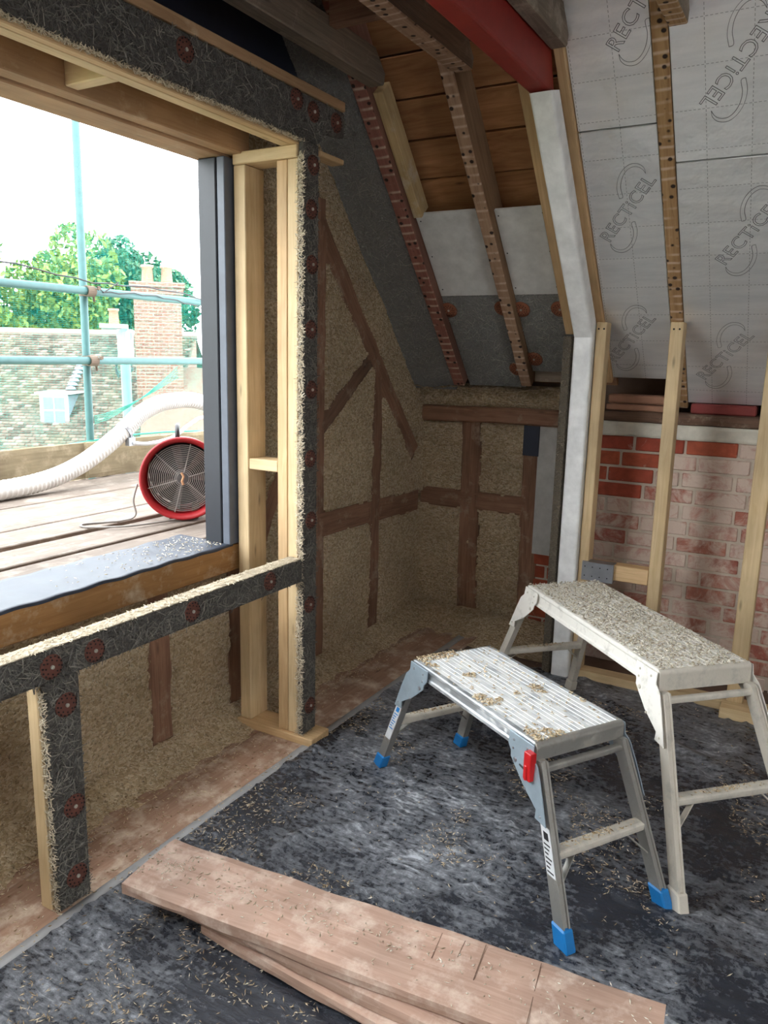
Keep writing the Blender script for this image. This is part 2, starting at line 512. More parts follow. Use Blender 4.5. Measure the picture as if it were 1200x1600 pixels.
def grid(name, o, eu, ev, lu, lv, step, fn, mat, parent=None, mask=None, thick=0):
    """displaced surface: o + eu*u + ev*v + n*fn"""
    o, eu, ev = Vector(o), Vector(eu), Vector(ev); nn = eu.cross(ev).normalized()
    nu, nv = max(2, int(lu / step)), max(2, int(lv / step))
    vs = []; fs = []
    for i in range(nu + 1):
        for j in range(nv + 1):
            u, v = lu * i / nu, lv * j / nv
            p = o + eu * u + ev * v
            vs.append(p + nn * fn(u, v, p))
    for i in range(nu):
        for j in range(nv):
            if mask and not mask(lu * (i + .5) / nu, lv * (j + .5) / nv): continue
            fs.append((i * (nv + 1) + j, (i + 1) * (nv + 1) + j, (i + 1) * (nv + 1) + j + 1, i * (nv + 1) + j + 1))
    me = bpy.data.meshes.new(name); me.from_pydata([tuple(v) for v in vs], [], fs)
    bm = bmesh.new(); bm.from_mesh(me)
    if thick:
        lone = [v for v in bm.verts if not v.link_faces]
        bmesh.ops.delete(bm, geom=lone, context='VERTS')
        be = [e for e in bm.edges if e.is_boundary]
        r = bmesh.ops.extrude_edge_only(bm, edges=be)
        for v in r['geom']:
            if isinstance(v, bmesh.types.BMVert): v.co -= nn * thick
    bm.to_mesh(me); bm.free(); me.update()
    return link(name, me, mat, parent, smooth=True)

def chips(name, P, Nn, lo, hi, w, mat, parent=None, local=False, lift=.5, tilt=.25):
    P = np.asarray(P, float); n = len(P); Nn = np.broadcast_to(np.asarray(Nn, float), (n, 3))
    ref = NP.normal(size=(n, 3)); t = ref - (ref * Nn).sum(1, keepdims=True) * Nn
    t /= np.linalg.norm(t, axis=1, keepdims=True)
    t = t + Nn * NP.normal(size=(n, 1)) * tilt; t /= np.linalg.norm(t, axis=1, keepdims=True)
    sd = np.cross(t, Nn); sd /= np.linalg.norm(sd, axis=1, keepdims=True)
    l = NP.uniform(lo, hi, (n, 1)); ww = w * NP.uniform(.6, 1.5, (n, 1))
    C = P + Nn * ww * lift
    a = C - t * l / 2; b = C + t * l / 2; m1 = C + Nn * ww * .5; m2 = C + sd * ww * .6 - Nn * ww * .3; m3 = C - sd * ww * .6 - Nn * ww * .3
    V = np.stack([a, b, m1, m2, m3], 1).reshape(-1, 3)
    base = np.array([[0, 2, 3], [0, 3, 4], [0, 4, 2], [1, 3, 2], [1, 4, 3], [1, 2, 4]])
    F = (np.arange(n)[:, None, None] * 5 + base[None]).reshape(-1, 3)
    o = link(name, tri_mesh(name, V, F), mat, parent, local)
    o['kind'] = 'stuff'
    return o

def strands(name, P, Nn, lo, hi, w, mat, parent=None, out=.004, curve=6.0):
    """curly wood-wool ribbons lying on a face"""
    P = np.asarray(P, float); n = len(P); Nn = np.broadcast_to(np.asarray(Nn, float), (n, 3))
    ref = NP.normal(size=(n, 3)); t = ref - (ref * Nn).sum(1, keepdims=True) * Nn
    t /= np.linalg.norm(t, axis=1, keepdims=True); sd = np.cross(Nn, t)
    l = NP.uniform(lo, hi, (n, 1)); kap = NP.normal(size=(n, 1)) * curve
    K = 5; rows = []
    ph = NP.uniform(0, 6.28, (n, 1)); off = NP.uniform(0, out, (n, 1))
    for i in range(K):
        s_ = (i / (K - 1) - .5) * l
        th = kap * s_
        c = P + t * s_ + sd * (.5 * kap * s_ * s_) + Nn * (off + out * .5 * np.sin(ph + i * 1.3))
        nrm = sd * np.cos(th) - t * np.sin(th)
        rows.append(c + nrm * w / 2); rows.append(c - nrm * w / 2 + Nn * .0008)
    V = np.stack(rows, 1).reshape(-1, 3)
    base = []
    for i in range(K - 1):
        a = 2 * i; base += [[a, a + 1, a + 3], [a, a + 3, a + 2]]
    base = np.array(base)
    F = (np.arange(n)[:, None, None] * (2 * K) + base[None]).reshape(-1, 3)
    o = link(name, tri_mesh(name, V, F), mat, parent)
    o['kind'] = 'stuff'
    return o

def rect_pts(n, o, eu, lu, ev, lv):
    u = NP.uniform(0, lu, (n, 1)); v = NP.uniform(0, lv, (n, 1))
    return np.array(o) + u * np.array(eu) + v * np.array(ev)

def nz(*a): return mnoise.noise(Vector(a))

# ================================================================== THE SETTING
KS = 1.1                       # roof pitch: plane z = S - KS*y
SQ = math.sqrt(1 + KS * KS)
S0 = 5.83
def sl(x, y, d=0.0):
    """point of the roof slope, d = depth behind the rafters' inner faces"""
    return Vector((x, y + d * KS / SQ, S0 - KS * y + d / SQ))
SN = Vector((0, -KS, -1)) / SQ      # into the room
SU = Vector((0, -1, KS)) / SQ       # up the slope

# ---- floor
floor = bx('floor', (-2.5, -1.7, -.12), (2.3, 4.45, -.012), DARKROOM, None, 0)
tag(floor, kind='structure')
bx('floor_board', (-2.40, -1.6, -.012), (-1.925, 4.25, 0.0), FLOORW, floor, .002)
bx('floor_board', (-1.921, -1.6, -.012), (-1.60, 4.25, 0.001), FLOORW, floor, .002)

# ---- left wall (hempcrete with oak framing) x = -2.13
LT = [('oak_post', (3.10, 0.0), (3.10, 2.25), .085), ('oak_brace', (3.085, 2.14), (4.10, .99), .10), ('oak_brace', (3.13, 1.21), (3.57, 1.53), .075),
      ('oak_rail', (3.06, .725), (4.17, .695), .105), ('oak_post', (3.645, .02), (3.655, 1.44), .095), ('oak_post', (2.03, .0), (2.03, .69), .10),
      ('oak_post', (2.47, .0), (2.47, .72), .07), ('oak_brace', (2.62, .70), (2.86, 1.14), .09)]
FT = [('oak_rail', (-2.15, 1.226), (-1.15, 1.238), .082), ('oak_rail', (-2.14, .722), (-1.44, .724), .09), ('oak_post', (-1.838, 0.0), (-1.848, 1.19), .052),
      ('oak_post', (-1.778, 0.0), (-1.793, 1.19), .054), ('oak_post', (-1.435, .10), (-1.445, 1.02), .085)]
def sdist(x, y, a, b):
    dx, dy = b[0] - a[0], b[1] - a[1]; t = max(0, min(1, ((x - a[0]) * dx + (y - a[1]) * dy) / (dx * dx + dy * dy)))
    return math.hypot(x - a[0] - t * dx, y - a[1] - t * dy)
def in_timber(q, z, T, g=0.0):
    e = g + nz(q * 14, z * 14, 21) * .012 + nz(q * 40, z * 40, 5) * .006
    return any(sdist(q, z, a, b) < w / 2 + .008 + e for _, a, b, w in T)
def hfn(u, v, p):
    far = p.y > 4.17 and abs(p.y - 4.2) < .02 and p.x > -2.21 and not abs(p.x + 2.13) < 1e-4
    q, T = (p.x, FT) if far else (p.y, LT)
    if in_timber(q, p.z, T): return -.035
    return .007 + (nz(p.x * 3, p.y * 5, p.z * 5) * .010 + nz(p.y * 16, p.z * 16, 3) * .006 + nz(p.y * 45, p.z * 45, 7) * .005)
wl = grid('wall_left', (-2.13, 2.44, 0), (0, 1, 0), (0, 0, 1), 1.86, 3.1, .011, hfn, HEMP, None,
          mask=lambda u, v: v < S0 + .05 - KS * (2.44 + u) + .02, thick=.03)
tag(wl, kind='structure')
# the grid normal is +X
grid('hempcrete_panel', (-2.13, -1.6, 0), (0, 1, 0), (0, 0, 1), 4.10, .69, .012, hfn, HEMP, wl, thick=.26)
bx('upper_wall_membrane', (-2.185, -1.6, 2.425), (-2.10, 2.9, 3.3), NAVY, wl, 0)
bx('rear_pier', (-2.36, -1.6, .66), (-2.13, -1.0, 2.3), HEMP, wl, 0)
bx('light_leak_backing', (-2.36, 2.68, -.1), (-2.165, 4.5, 3.3), DARKROOM, wl, 0)  # unseen box added behind the hempcrete to stop sky light leaking in
for i_, (nm, a_, b_, w_) in enumerate(LT):
    beam(nm, (-2.166, *a_), (-2.166, *b_), w_ * 1.42, .06, OAKD if i_ == 2 else OAK, wl, (1, 0, 0), 0, .005, i_ + 1)

# ---- far wall (hempcrete bay) y = 4.2
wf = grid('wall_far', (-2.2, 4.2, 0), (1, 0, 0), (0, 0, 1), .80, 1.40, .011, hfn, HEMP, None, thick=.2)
tag(wf, kind='structure')
grid('hempcrete_top', (-2.2, 4.19, 1.255), (1, 0, 0), (0, 0, 1), 1.09, .15, .016, hfn, HEMP, wf, thick=.2)
for i_, (nm, a_, b_, w_) in enumerate(FT):
    dp = .12 if i_ == 0 else .06
    beam(nm, (a_[0], 4.206 + dp / 2 - (.045 if i_ == 0 else 0), a_[1]), (b_[0], 4.206 + dp / 2 - (.045 if i_ == 0 else 0), b_[1]), w_ * (1.1 if i_ == 0 else 1.3), dp, OAK, wf, (0, 1, 0), 0, .005, i_ + 11)
bx('dark_membrane_patch', (-1.49, 4.18, 1.02), (-1.40, 4.22, 1.19), NAVY, wf, 0)
bx('pale_board', (-1.405, 4.19, .46), (-1.14, 4.205, 1.20), GREYB, wf, .001)
# the ledge of hemp above the rail
def ledge(u, v, p): return nz(p.x * 9, p.y * 9, 1) * .025 + nz(p.x * 30, p.y * 30, 4) * .012
grid('hempcrete_ledge', (-2.15, 4.02, 1.39), (1, 0, 0), (0, 1, 0), 1.04, .25, .015, ledge, HEMP, wf)

# ---- brick wall, right-hand bay
wb = bx('wall_far_right', (-1.085, 4.008, 0), (2.2, 4.42, 1.19), MORTAR, None, 0)
tag(wb, kind='structure')
course = .0805
def brick_mesh(L):
    b = BM(); h = .068
    b.box((-L / 2, 0, -h / 2), (L / 2, .03, h / 2))
    bm_ = b.obj('brick', BRICK_W, None, False, .004)
    me = bm_.data; bpy.data.objects.remove(bm_)
    return me
BL = {}
def place_brick(x0, x1, zc, mat, dy, yw=4.0):
    L = round(x1 - x0, 3)
    key = (L, mat.name)
    if key not in BL:
        me = brick_mesh(L); me.materials.clear(); me.materials.append(mat); BL[key] = me
    o = bpy.data.objects.new('brick', BL[key]); COL.objects.link(o)
    o.matrix_basis = Matrix.Translation(((x0 + x1) / 2, yw + dy, zc)) @ Matrix.Rotation(R.uniform(-.012, .012), 4, 'Y')
    setp(o, wb)
rowi = 0
z = 1.150
while z > 0:
    header = rowi in (1, 4, 8, 12)
    x = -1.08 + (.06 if rowi % 2 else 0)
    while x < .25:
        if header: L = R.choice((.108, .108, .228))
        else: L = R.choice((.228, .228, .22, .108)) if rowi % 3 else .228
        x1 = x + L
        if rowi < 4 and x1 < -.62 or (rowi == 0 and x < -.45):
            m = BRICK_R
        elif z < .45: m = BRICK_P if R.random() < .5 else BRICK_W
        else: m = BRICK_W if R.random() < .7 else BRICK_P
        place_brick(x, x1, z, m, R.uniform(-.003, .003))
        x = x1 + R.uniform(.010, .018)
    z -= course; rowi += 1
bx('brick_backing', (-1.42, 4.215, 0), (-1.09, 4.40, .50), MORTAR, wb, 0)
for i_ in range(6):
    for (xa, xb) in (((-1.41, -1.22), (-1.205, -1.10)) if i_ % 2 else ((-1.41, -1.33), (-1.315, -1.10))):
        place_brick(xa, xb, .04 + i_ * .078, BRICK_R, R.uniform(-.004, .004), 4.207)
def plf(u, v, p): return nz(p.x * 9, p.z * 14, 2) * .022 + nz(p.x * 40, p.z * 40, 2) * .008
grid('plaster_band', (-1.08, 3.985, 1.185), (1, 0, 0), (0, 0, 1), 2.4, .07, .012, plf, PLASTER, wb, thick=.1)
beam('wall_plate', (-1.08, 4.09, 1.283), (1.2, 4.09, 1.283), .20, .055, OAKD, wb, (0, 0, 1), 0, .006, 22)
bx('red_brick_on_plate', (-.60, 4.03, 1.312), (-.31, 4.14, 1.36), plain('dark_red_brick', (.23, .04, .035), .8), wb, .006)
bx('red_brick_on_plate', (-.29, 4.03, 1.312), (-.05, 4.14, 1.36), plain('dark_red_brick_b', (.23, .05, .04), .8), wb, .006)
bx('terracotta_block', (-1.0, 4.0, 1.312), (-.68, 4.14, 1.342), TERRA, wb, .005)
bx('terracotta_block', (-1.0, 4.02, 1.345), (-.68, 4.14, 1.39), TERRA, wb, .008)
bx('back_wall_above', (-2.3, 4.40, 1.1), (2.3, 4.5, 2.0), DARKROOM, wb, 0)

# ---- ceiling: sarking boards on the slope, flat deck over the joists
def slope_slab(name, x0, x1, y0, y1, d0, d1, mat, parent=None, bevel=0):
    b = BM()
    b.prism([sl(x0, y0, d0), sl(x1, y0, d0), sl(x1, y1, d0), sl(x0, y1, d0)], -SN * (d1 - d0))
    # local frame: X across, Y up slope
    M = Matrix((Vector((1, 0, 0)), SU, Vector((1, 0, 0)).cross(SU))).transposed().to_4x4()
    M.translation = sl((x0 + x1) / 2, (y0 + y1) / 2, d0)
    Mi = M.inverted(); b.v = [tuple(Mi @ Vector(v)) for v in b.v]
    return b.obj(name, mat, parent, False, bevel, False, M)
ceil = slope_slab('ceiling', -2.45, 2.3, 2.1, 4.5, .185, .24, DARKROOM)
tag(ceil, kind='structure')
y = 2.30; k = 0
while y < 4.1:
    wdt = R.choice((.115, .125, .12))
    s = slope_slab('sarking_board', -1.86, -1.0, y, y + wdt - .006, .158 + R.uniform(-.003, .003), .178, SARK, ceil, .002)
    y += wdt; k += 1
for (a_, b_) in (((-2.45, .45), (2.3, 2.62)), ((-2.45, -1.7), (2.3, -1.05)), ((-2.45, -1.05), (-.5, .45)), ((1.0, -1.05), (2.3, .45))):
    bx('ceiling_deck', (a_[0], a_[1], 2.95), (b_[0], b_[1], 3.05), DARKROOM, ceil, 0)
w2 = bx('added_rooflight', (-.53, -1.08, 2.93), (1.03, -1.04, 3.10), PINE, None, .003)  # invented rooflight, out of view, added to light the room from above
tag(w2, kind='structure')
bx('added_rooflight_frame', (-.53, .44, 2.93), (1.03, .48, 3.10), PINE, w2, .003)
bx('added_rooflight_frame', (-.53, -1.04, 2.93), (-.49, .44, 3.10), PINE, w2, .003)
bx('added_rooflight_frame', (.99, -1.04, 2.93), (1.03, .44, 3.10), PINE, w2, .003)

# ---- the parts of the room behind the camera
wr_ = bx('wall_right', (2.2, -1.7, 0), (2.32, 4.45, .75), PLASTW, None, 0)
tag(wr_, kind='structure')
bx('wall_panel', (2.2, -1.7, 2.25), (2.32, 4.45, 3.3), PLASTW, wr_, 0)
bx('wall_panel', (2.2, -1.7, .75), (2.32, -.2, 2.25), PLASTW, wr_, 0)
bx('wall_panel', (2.2, .7, .75), (2.32, 4.45, 2.25), PLASTW, wr_, 0)  # gap between the panels: invented window opening, added as extra room light
wre = bx('wall_rear', (-2.4, -1.75, 0), (2.3, -1.62, 3.1), PLASTW, None, 0)
tag(wre, kind='structure')

# ---- window opening
win = bx('window_1', (-2.20, -1.0, .675), (-2.05, 2.42, .785), SILLW, None, .004)
tag(win, kind='structure')
def mem(u, v, p): return .003 * nz(p.x * 9, p.y * 7, 0) + .004 + .002 * math.sin(v * 40)
grid('sill_membrane', (-2.33, -1.0, .786), (1, 0, 0), (0, 1, 0), .287, 3.36, .02, mem, MEMB, win, thick=.01)
bx('jamb_board', (-2.168, 2.335, .775), (-2.080, 2.60, 2.255), BLACKP, win, .004)
bx('jamb_board', (-2.077, 2.338, .79), (-2.040, 2.50, 2.255), plain('black_board_dusty', (.10, .115, .145), .5), win, .003)
bx('lintel', (-2.19, -1.0, 2.256), (-2.055, 2.42, 2.42), LINTEL, win, .004)
bx('lintel', (-2.05, -1.0, 2.264), (-1.985, 2.42, 2.42), LINTEL, win, .004)
bx('lintel_soffit', (-1.985, -1.0, 2.395), (-1.815, 2.42, 2.42), LINTEL, win, 0)

# ================================================================== TIMBER FRAME INSIDE THE WINDOW WALL
def thing(o, label, cat, group=None): return tag(o, label, cat, group)
FR = 'new pine framing of the window wall'
thing(bx('pine_post', (-2.03, 2.378, .035), (-1.975, 2.49, 2.228), PINE2), 'tall pine post standing against the black jamb board', 'post', FR)
thing(bx('pine_stud', (-1.832, 2.38, .035), (-1.785, 2.475, 2.228), PINE), 'pine stud beside the cross rail, inner one of a doubled pair', 'stud', FR)
thing(bx('pine_stud', (-1.783, 2.38, .035), (-1.737, 2.475, 2.228), PINE2), 'pine stud against the rough wood wool edge, outer of a pair', 'stud', FR)
thing(bx('top_block', (-2.03, 2.372, 2.229), (-1.737, 2.475, 2.272), PINE2), 'short pine cross piece capping the post and the doubled studs', 'timber', FR)
thing(bx('bottom_plate', (-2.04, 2.365, .0), (-1.655, 2.49, .034), PINE), 'short pine plate on the floor under the doubled studs', 'timber', FR)
thing(bx('nogging', (-1.974, 2.382, 1.10), (-1.833, 2.47, 1.143), PINE2), 'short pine nogging bridging post and studs at waist height', 'timber', FR)
thing(bx('header_plate', (-1.765, -1.0, 2.273), (-1.736, 2.40, 2.43), PINE), 'long pine header plate behind the wood wool lintel strip', 'timber', FR)
thing(bx('header_plate', (-1.812, -1.0, 2.273), (-1.767, 2.40, 2.43), PINE2), 'long pine header plate edging the dark lintel cavity', 'timber', FR)
thing(bx('header_nogging', (-1.984, 1.61, 2.275), (-1.813, 1.655, 2.394), PINE2, None, .003, 0), 'short pine spacer block set across the lintel cavity', 'timber', FR)
thing(bx('batten', (-1.765, -1.0, 2.436), (-1.705, 2.635, 2.470), LINTEL), 'reddish brown batten along the top of the wood wool lintel', 'timber', FR)
thing(bx('wood_offcut', (-1.85, 2.60, 2.285), (-1.79, 2.76, 2.305), PINE), 'thin pale wood offcut poking out beside the lintel board', 'timber')

# ---- wood wool boards with retaining discs
DISCO = plain('disc_orange_brown', (.26, .09, .045), .8)
STRANDG = chipmat('wood_wool_strand_grey', [(0, (.16, .16, .145)), (.6, (.30, .295, .26)), (1, (.44, .42, .36))])
def disc(parent, c, n, r=.034, mat=DISC):
    n = Vector(n).normalized()
    a = n.orthogonal().normalized(); b_ = n.cross(a)
    M = Matrix((a, b_, n)).transposed().to_4x4(); M.translation = Vector(c)
    b = BM()
    b.lathe([(0.0001, .004), (.010, .003), (.014, .0055), (.026, .005), (r, .002), (r, -.002), (0.0001, -.002)], 24, 0)
    d = b.obj('retaining_disc', mat, parent, False, 0, True, M)
    h = BM()
    for rr, kk in ((.020, 8), (.029, 14)):
        for q in range(kk):
            an = 2 * math.pi * q / kk
            h.lathe([(.0024, 0), (.0024, .0064), (0.0001, .0064)], 6, 0, Matrix.Translation((rr * math.cos(an), rr * math.sin(an), 0)))
    h.obj('perforation', DARK, d, False, 0, False, M)['kind'] = 'stuff'
    sc = BM(); sc.lathe([(.0055, .004), (.0055, .008), (.003, .008), (.003, .005), (0.0001, .005)], 12)
    sc.obj('screw', SCREW, d, False, 0, False, M)

XF = -1.708   # inner face of the wood wool
def ww_board(name, label, poly, discs, dens, x0=-1.735, edge=None):
    b = BM(); b.prism([(x0, p[0], p[1]) for p in poly], (XF - x0, 0, 0))
    o = b.obj(name, WWOOL, None, False, .006)
    tag(o, label, 'board', 'wood wool boards on the window wall')
    ys = [p[0] for p in poly]; zs = [p[1] for p in poly]
    n = int((max(ys) - min(ys)) * (max(zs) - min(zs)) * dens)
    P = rect_pts(n, (XF, min(ys) + .008, min(zs) + .008), (0, 1, 0), max(ys) - min(ys) - .016, (0, 0, 1), max(zs) - min(zs) - .016)
    def inside(p):
        c = False; j = len(poly) - 1
        for i in range(len(poly)):
            (yi, zi), (yj, zj) = poly[i], poly[j]
            if (zi > p[2]) != (zj > p[2]) and p[1] < (yj - yi) * (p[2] - zi) / (zj - zi) + yi: c = not c
            j = i
        return c
    P = np.array([p for p in P if inside(p)])
    strands('wood_wool_strands', P, (1, 0, 0), .018, .052, .0020, STRAND, o, .003)
    for (y_, z_) in discs: disc(o, (XF + .002, y_, z_), (1, 0, 0))
    return o
o = ww_board('wood_wool_rail', 'grey wood wool strip forming the low cross rail below the window', [(-.9, .683), (2.375, .683), (2.375, .772), (-.9, .772)],
             [(1.245, .727), (1.385, .727), (1.77, .733), (2.17, .735)], 9000, -1.77)
bx('pale_top_edge', (-1.772, -.9, .7725), (-1.714, 2.372, .7765), plain('pale_fibre', (.50, .43, .32), .9, bumpn=120), o, .001)
strands('frayed_top', rect_pts(2400, (-1.77, .2, .7765), (0, 1, 0), 2.17, (1, 0, 0), .062), (0, 0, 1), .008, .026, .0016, STRANDL, o, .002)
o = ww_board('wood_wool_stub', 'grey wood wool faced stub post under the low rail', [(1.225, 0.0), (1.333, 0.0), (1.333, .683), (1.225, .683)],
             [(1.283, .605), (1.290, .30), (1.285, .085)], 10000)
strands('frayed_side', rect_pts(500, (-1.735, 1.224, 0), (1, 0, 0), .027, (0, 0, 1), .66), (0, -1, 0), .01, .03, .002, STRANDL, o, .004)
thing(bx('stub_stud', (-1.780, 1.218, 0.0), (-1.7365, 1.30, .682), PINE2), 'slim pine stud backing the stub post under the low rail', 'stud', FR)
o = ww_board('wood_wool_jamb', 'tall grey wood wool strip up the side of the window frame', [(2.378, .036), (2.47, .036), (2.47, 2.285), (2.378, 2.285)],
             [(2.425, .15), (2.42, .58), (2.425, .92), (2.42, 1.16), (2.425, 1.42), (2.42, 1.64), (2.425, 1.87), (2.42, 2.06), (2.43, 2.21)], 9000)
strands('frayed_side', rect_pts(2000, (-1.735, 2.377, .04), (1, 0, 0), .027, (0, 0, 1), 2.2), (0, -1, 0), .01, .03, .002, STRANDL, o, .006)
o = ww_board('wood_wool_lintel', 'wide grey wood wool strip along the head of the window', [(-.9, 2.287), (2.47, 2.287), (2.52, 2.335), (2.635, 2.345), (2.635, 2.434), (-.9, 2.434)],
             [(1.80, 2.385), (2.33, 2.40), (2.43, 2.385), (2.575, 2.385)], 6000)
strands('frayed_bottom', rect_pts(1500, (-1.735, .9, 2.286), (0, 1, 0), 1.5, (1, 0, 0), .027), (0, 0, -1), .01, .03, .002, STRANDL, o, .006)

# ================================================================== ROOF TIMBERS
RG = 'old rafters of the roof slope'
SIDER = wood('rafter_side_red', (.17, .075, .05), (.27, .13, .09), .8, .85)
SIDEB = wood('rafter_side_brown', (.20, .11, .055), (.33, .20, .11), .8, .85)
def rafter(x0, x1, y0, y1, mat, label, depth=.16, side=SIDEB):
    b = BM()
    b.prism([sl(x0, y0), sl(x1, y0), sl(x1, y1), sl(x0, y1)], -SN * depth)
    M = Matrix((SU, Vector((1, 0, 0)), SU.cross(Vector((1, 0, 0))))).transposed().to_4x4()
    M.translation = sl((x0 + x1) / 2, y0)
    Mi = M.inverted(); b.v = [tuple(Mi @ Vector(v)) for v in b.v]
    o = b.obj('rafter', [mat, side], None, False, .004, False, M)
    for f_ in o.data.polygons: f_.material_index = 0 if f_.normal.z < -.6 else 1
    return tag(o, label, 'rafter', RG)
rafter(-1.862, -1.797, 2.35, 4.03, LATHR, 'red brown rafter pitted with nail holes beside the grey sloping board', side=SIDER)
rafter(-1.462, -1.405, 2.5, 4.02, LATH, 'pale lath-marked rafter between the two white boards')
rafter(-.676, -.622, 2.5, 4.09, LATHB, 'lath-marked rafter between the silver foil boards')
rafter(-.10, -.045, 2.5, 4.09, LATHB, 'lath-marked rafter at the outer edge of the foil boards')

JG = 'ceiling joists fixed beside the rafters'
def joist(x0, x1, y0, yend, mat, label, zb=2.62, h=.12):
    b = BM()
    b.prism([(x0, y0, zb), (x0, yend, zb), (x0, yend - (h - .03) * .9 + .0, zb + h), (x0, y0, zb + h)] if False else
            [(x0, y0, zb), (x0, yend, zb), (x0, yend + .01, zb + .045), (x0, yend - .07, zb + h), (x0, y0, zb + h)], (x1 - x0, 0, 0))
    M = Matrix(((0, 1, 0), (-1, 0, 0), (0, 0, 1))).transposed().to_4x4()
    M = Matrix.Translation((x0, y0, zb)) @ Matrix.Rotation(math.pi / 2, 4, 'Z')
    Mi = M.inverted(); b.v = [tuple(Mi @ Vector(v)) for v in b.v]
    o = b.obj('ceiling_joist', [mat, GREYW], None, False, .004, False, M)
    for f_ in o.data.polygons: f_.material_index = 0 if f_.normal.z < -.6 else 1
    return tag(o, label, 'joist', JG)
joist(-1.795, -1.725, -1.5, 2.95, GREYW, 'dark grey joist with a rounded end over the red rafter')
joist(-1.418, -1.338, -1.5, 2.95, LATH, 'joist with rows of nail holes beside the red steel beam')
joist(-1.012, -.952, -1.5, 2.885, GREYW, 'grey joist butting against the side of the red steel beam')
joist(-.612, -.552, -1.5, 2.87, LATHB, 'joist with nail holes overlapping the foil boards')
thing(bx('ceiling_nogging', (-1.72, 2.54, 2.70), (-1.42, 2.585, 2.80), OAK), 'red brown nogging between the two dark ceiling joists', 'timber')
# pine strips along the slope
def strip(name, x0, x1, y0, y1, d0, d1, mat, label):
    b = BM(); b.prism([sl(x0, y0, d0), sl(x1, y0, d0), sl(x1, y1, d0), sl(x0, y1, d0)], -SN * (d1 - d0))
    M = Matrix((SU, Vector((1, 0, 0)), SU.cross(Vector((1, 0, 0))))).transposed().to_4x4()
    M.translation = sl((x0 + x1) / 2, y0)
    Mi = M.inverted(); b.v = [tuple(Mi @ Vector(v)) for v in b.v]
    return tag(b.obj(name, mat, None, False, .003, False, M), label, 'timber', 'pine strips on the roof slope')
strip('pine_strip', -1.795, -1.750, 2.95, 3.34, .035, .12, PINE_DUSTY, 'dusty pine strip screwed to the side of the red rafter')
strip('pine_strip', -1.165, -1.095, 2.90, 3.78, .0, .09, PINE, 'pine strip under the white steel post on its boarded side')
strip('pine_strip', -1.008, -.970, 2.80, 3.98, -.012, .06, PINE, 'pine strip between the white steel post and the foil board')

# ---- boards between the rafters
BG = 'boards fitted between the rafters'
thing(slope_slab('white_board', -1.795, -1.464, 3.335, 3.648, .055, .07, WHITEB, None, .002), 'white board between the red rafter and the lath-marked rafter', 'board', BG)
thing(slope_slab('white_board', -1.403, -1.150, 3.34, 3.648, .055, .07, WHITEB, None, .002), 'white board beside the pine strip of the steel post', 'board', BG)
o = thing(slope_slab('grey_slope_board', -2.13, -1.864, 2.3, 4.06, .012, .05, WWOOLG, None, .002), 'long grey wood wool board between gable wall and red rafter', 'board', BG)
P = np.array([sl(R.uniform(-2.12, -1.87), R.uniform(2.6, 4.0), .010) for _ in range(1500)])
strands('wood_wool_strands', P, tuple(SN), .03, .07, .0018, STRANDG, o, .002)
o = thing(slope_slab('grey_slope_board', -1.795, -1.464, 3.65, 4.06, .055, .09, WWOOLG, None, .002), 'grey wood wool board below the white board by the red rafter', 'board', BG)
disc(o, sl(-1.775, 3.705, .053), SN, .045, DISCO); disc(o, sl(-1.478, 3.70, .053), SN, .045, DISCO); disc(o, sl(-1.485, 3.97, .053), SN, .045, DISCO)
P = np.array([sl(R.uniform(-1.785, -1.47), R.uniform(3.665, 4.04), .053) for _ in range(900)])
strands('wood_wool_strands', P, tuple(SN), .02, .05, .0018, STRANDG, o, .002)
o = thing(slope_slab('grey_slope_board', -1.403, -1.10, 3.65, 3.98, .055, .09, WWOOLG, None, .002), 'grey wood wool board below the white board by the steel post', 'board', BG)
disc(o, sl(-1.385, 3.705, .053), SN, .045, DISCO); disc(o, sl(-1.19, 3.705, .053), SN, .045, DISCO); disc(o, sl(-1.378, 3.92, .053), SN, .045, DISCO)
P = np.array([sl(R.uniform(-1.395, -1.11), R.uniform(3.665, 3.96), .053) for _ in range(800)])
strands('wood_wool_strands', P, tuple(SN), .02, .05, .0018, STRANDG, o, .002)
thing(bx('grey_batten', (-1.40, 4.05, 1.435), (-1.14, 4.12, 1.495), GREYW), 'weathered grey batten above the hemp ledge by the steel post', 'timber')

for ob_, xa, xb in ((bpy.data.objects['white_board'], -1.775, -1.48), (bpy.data.objects['white_board.001'], -1.388, -1.185)):
    for xx in (xa, xb):
        for yy in (3.36, 3.49, 3.62):
            b = BM(); b.lathe([(.0035, -.001), (.0035, .0008), (.0001, .0008)], 8)
            M = Matrix((Vector((1, 0, 0)), SU, Vector((1, 0, 0)).cross(SU))).transposed().to_4x4(); M.translation = sl(xx, yy, .055)
            b.obj('nail_head', DARK, ob_, False, 0, False, M)
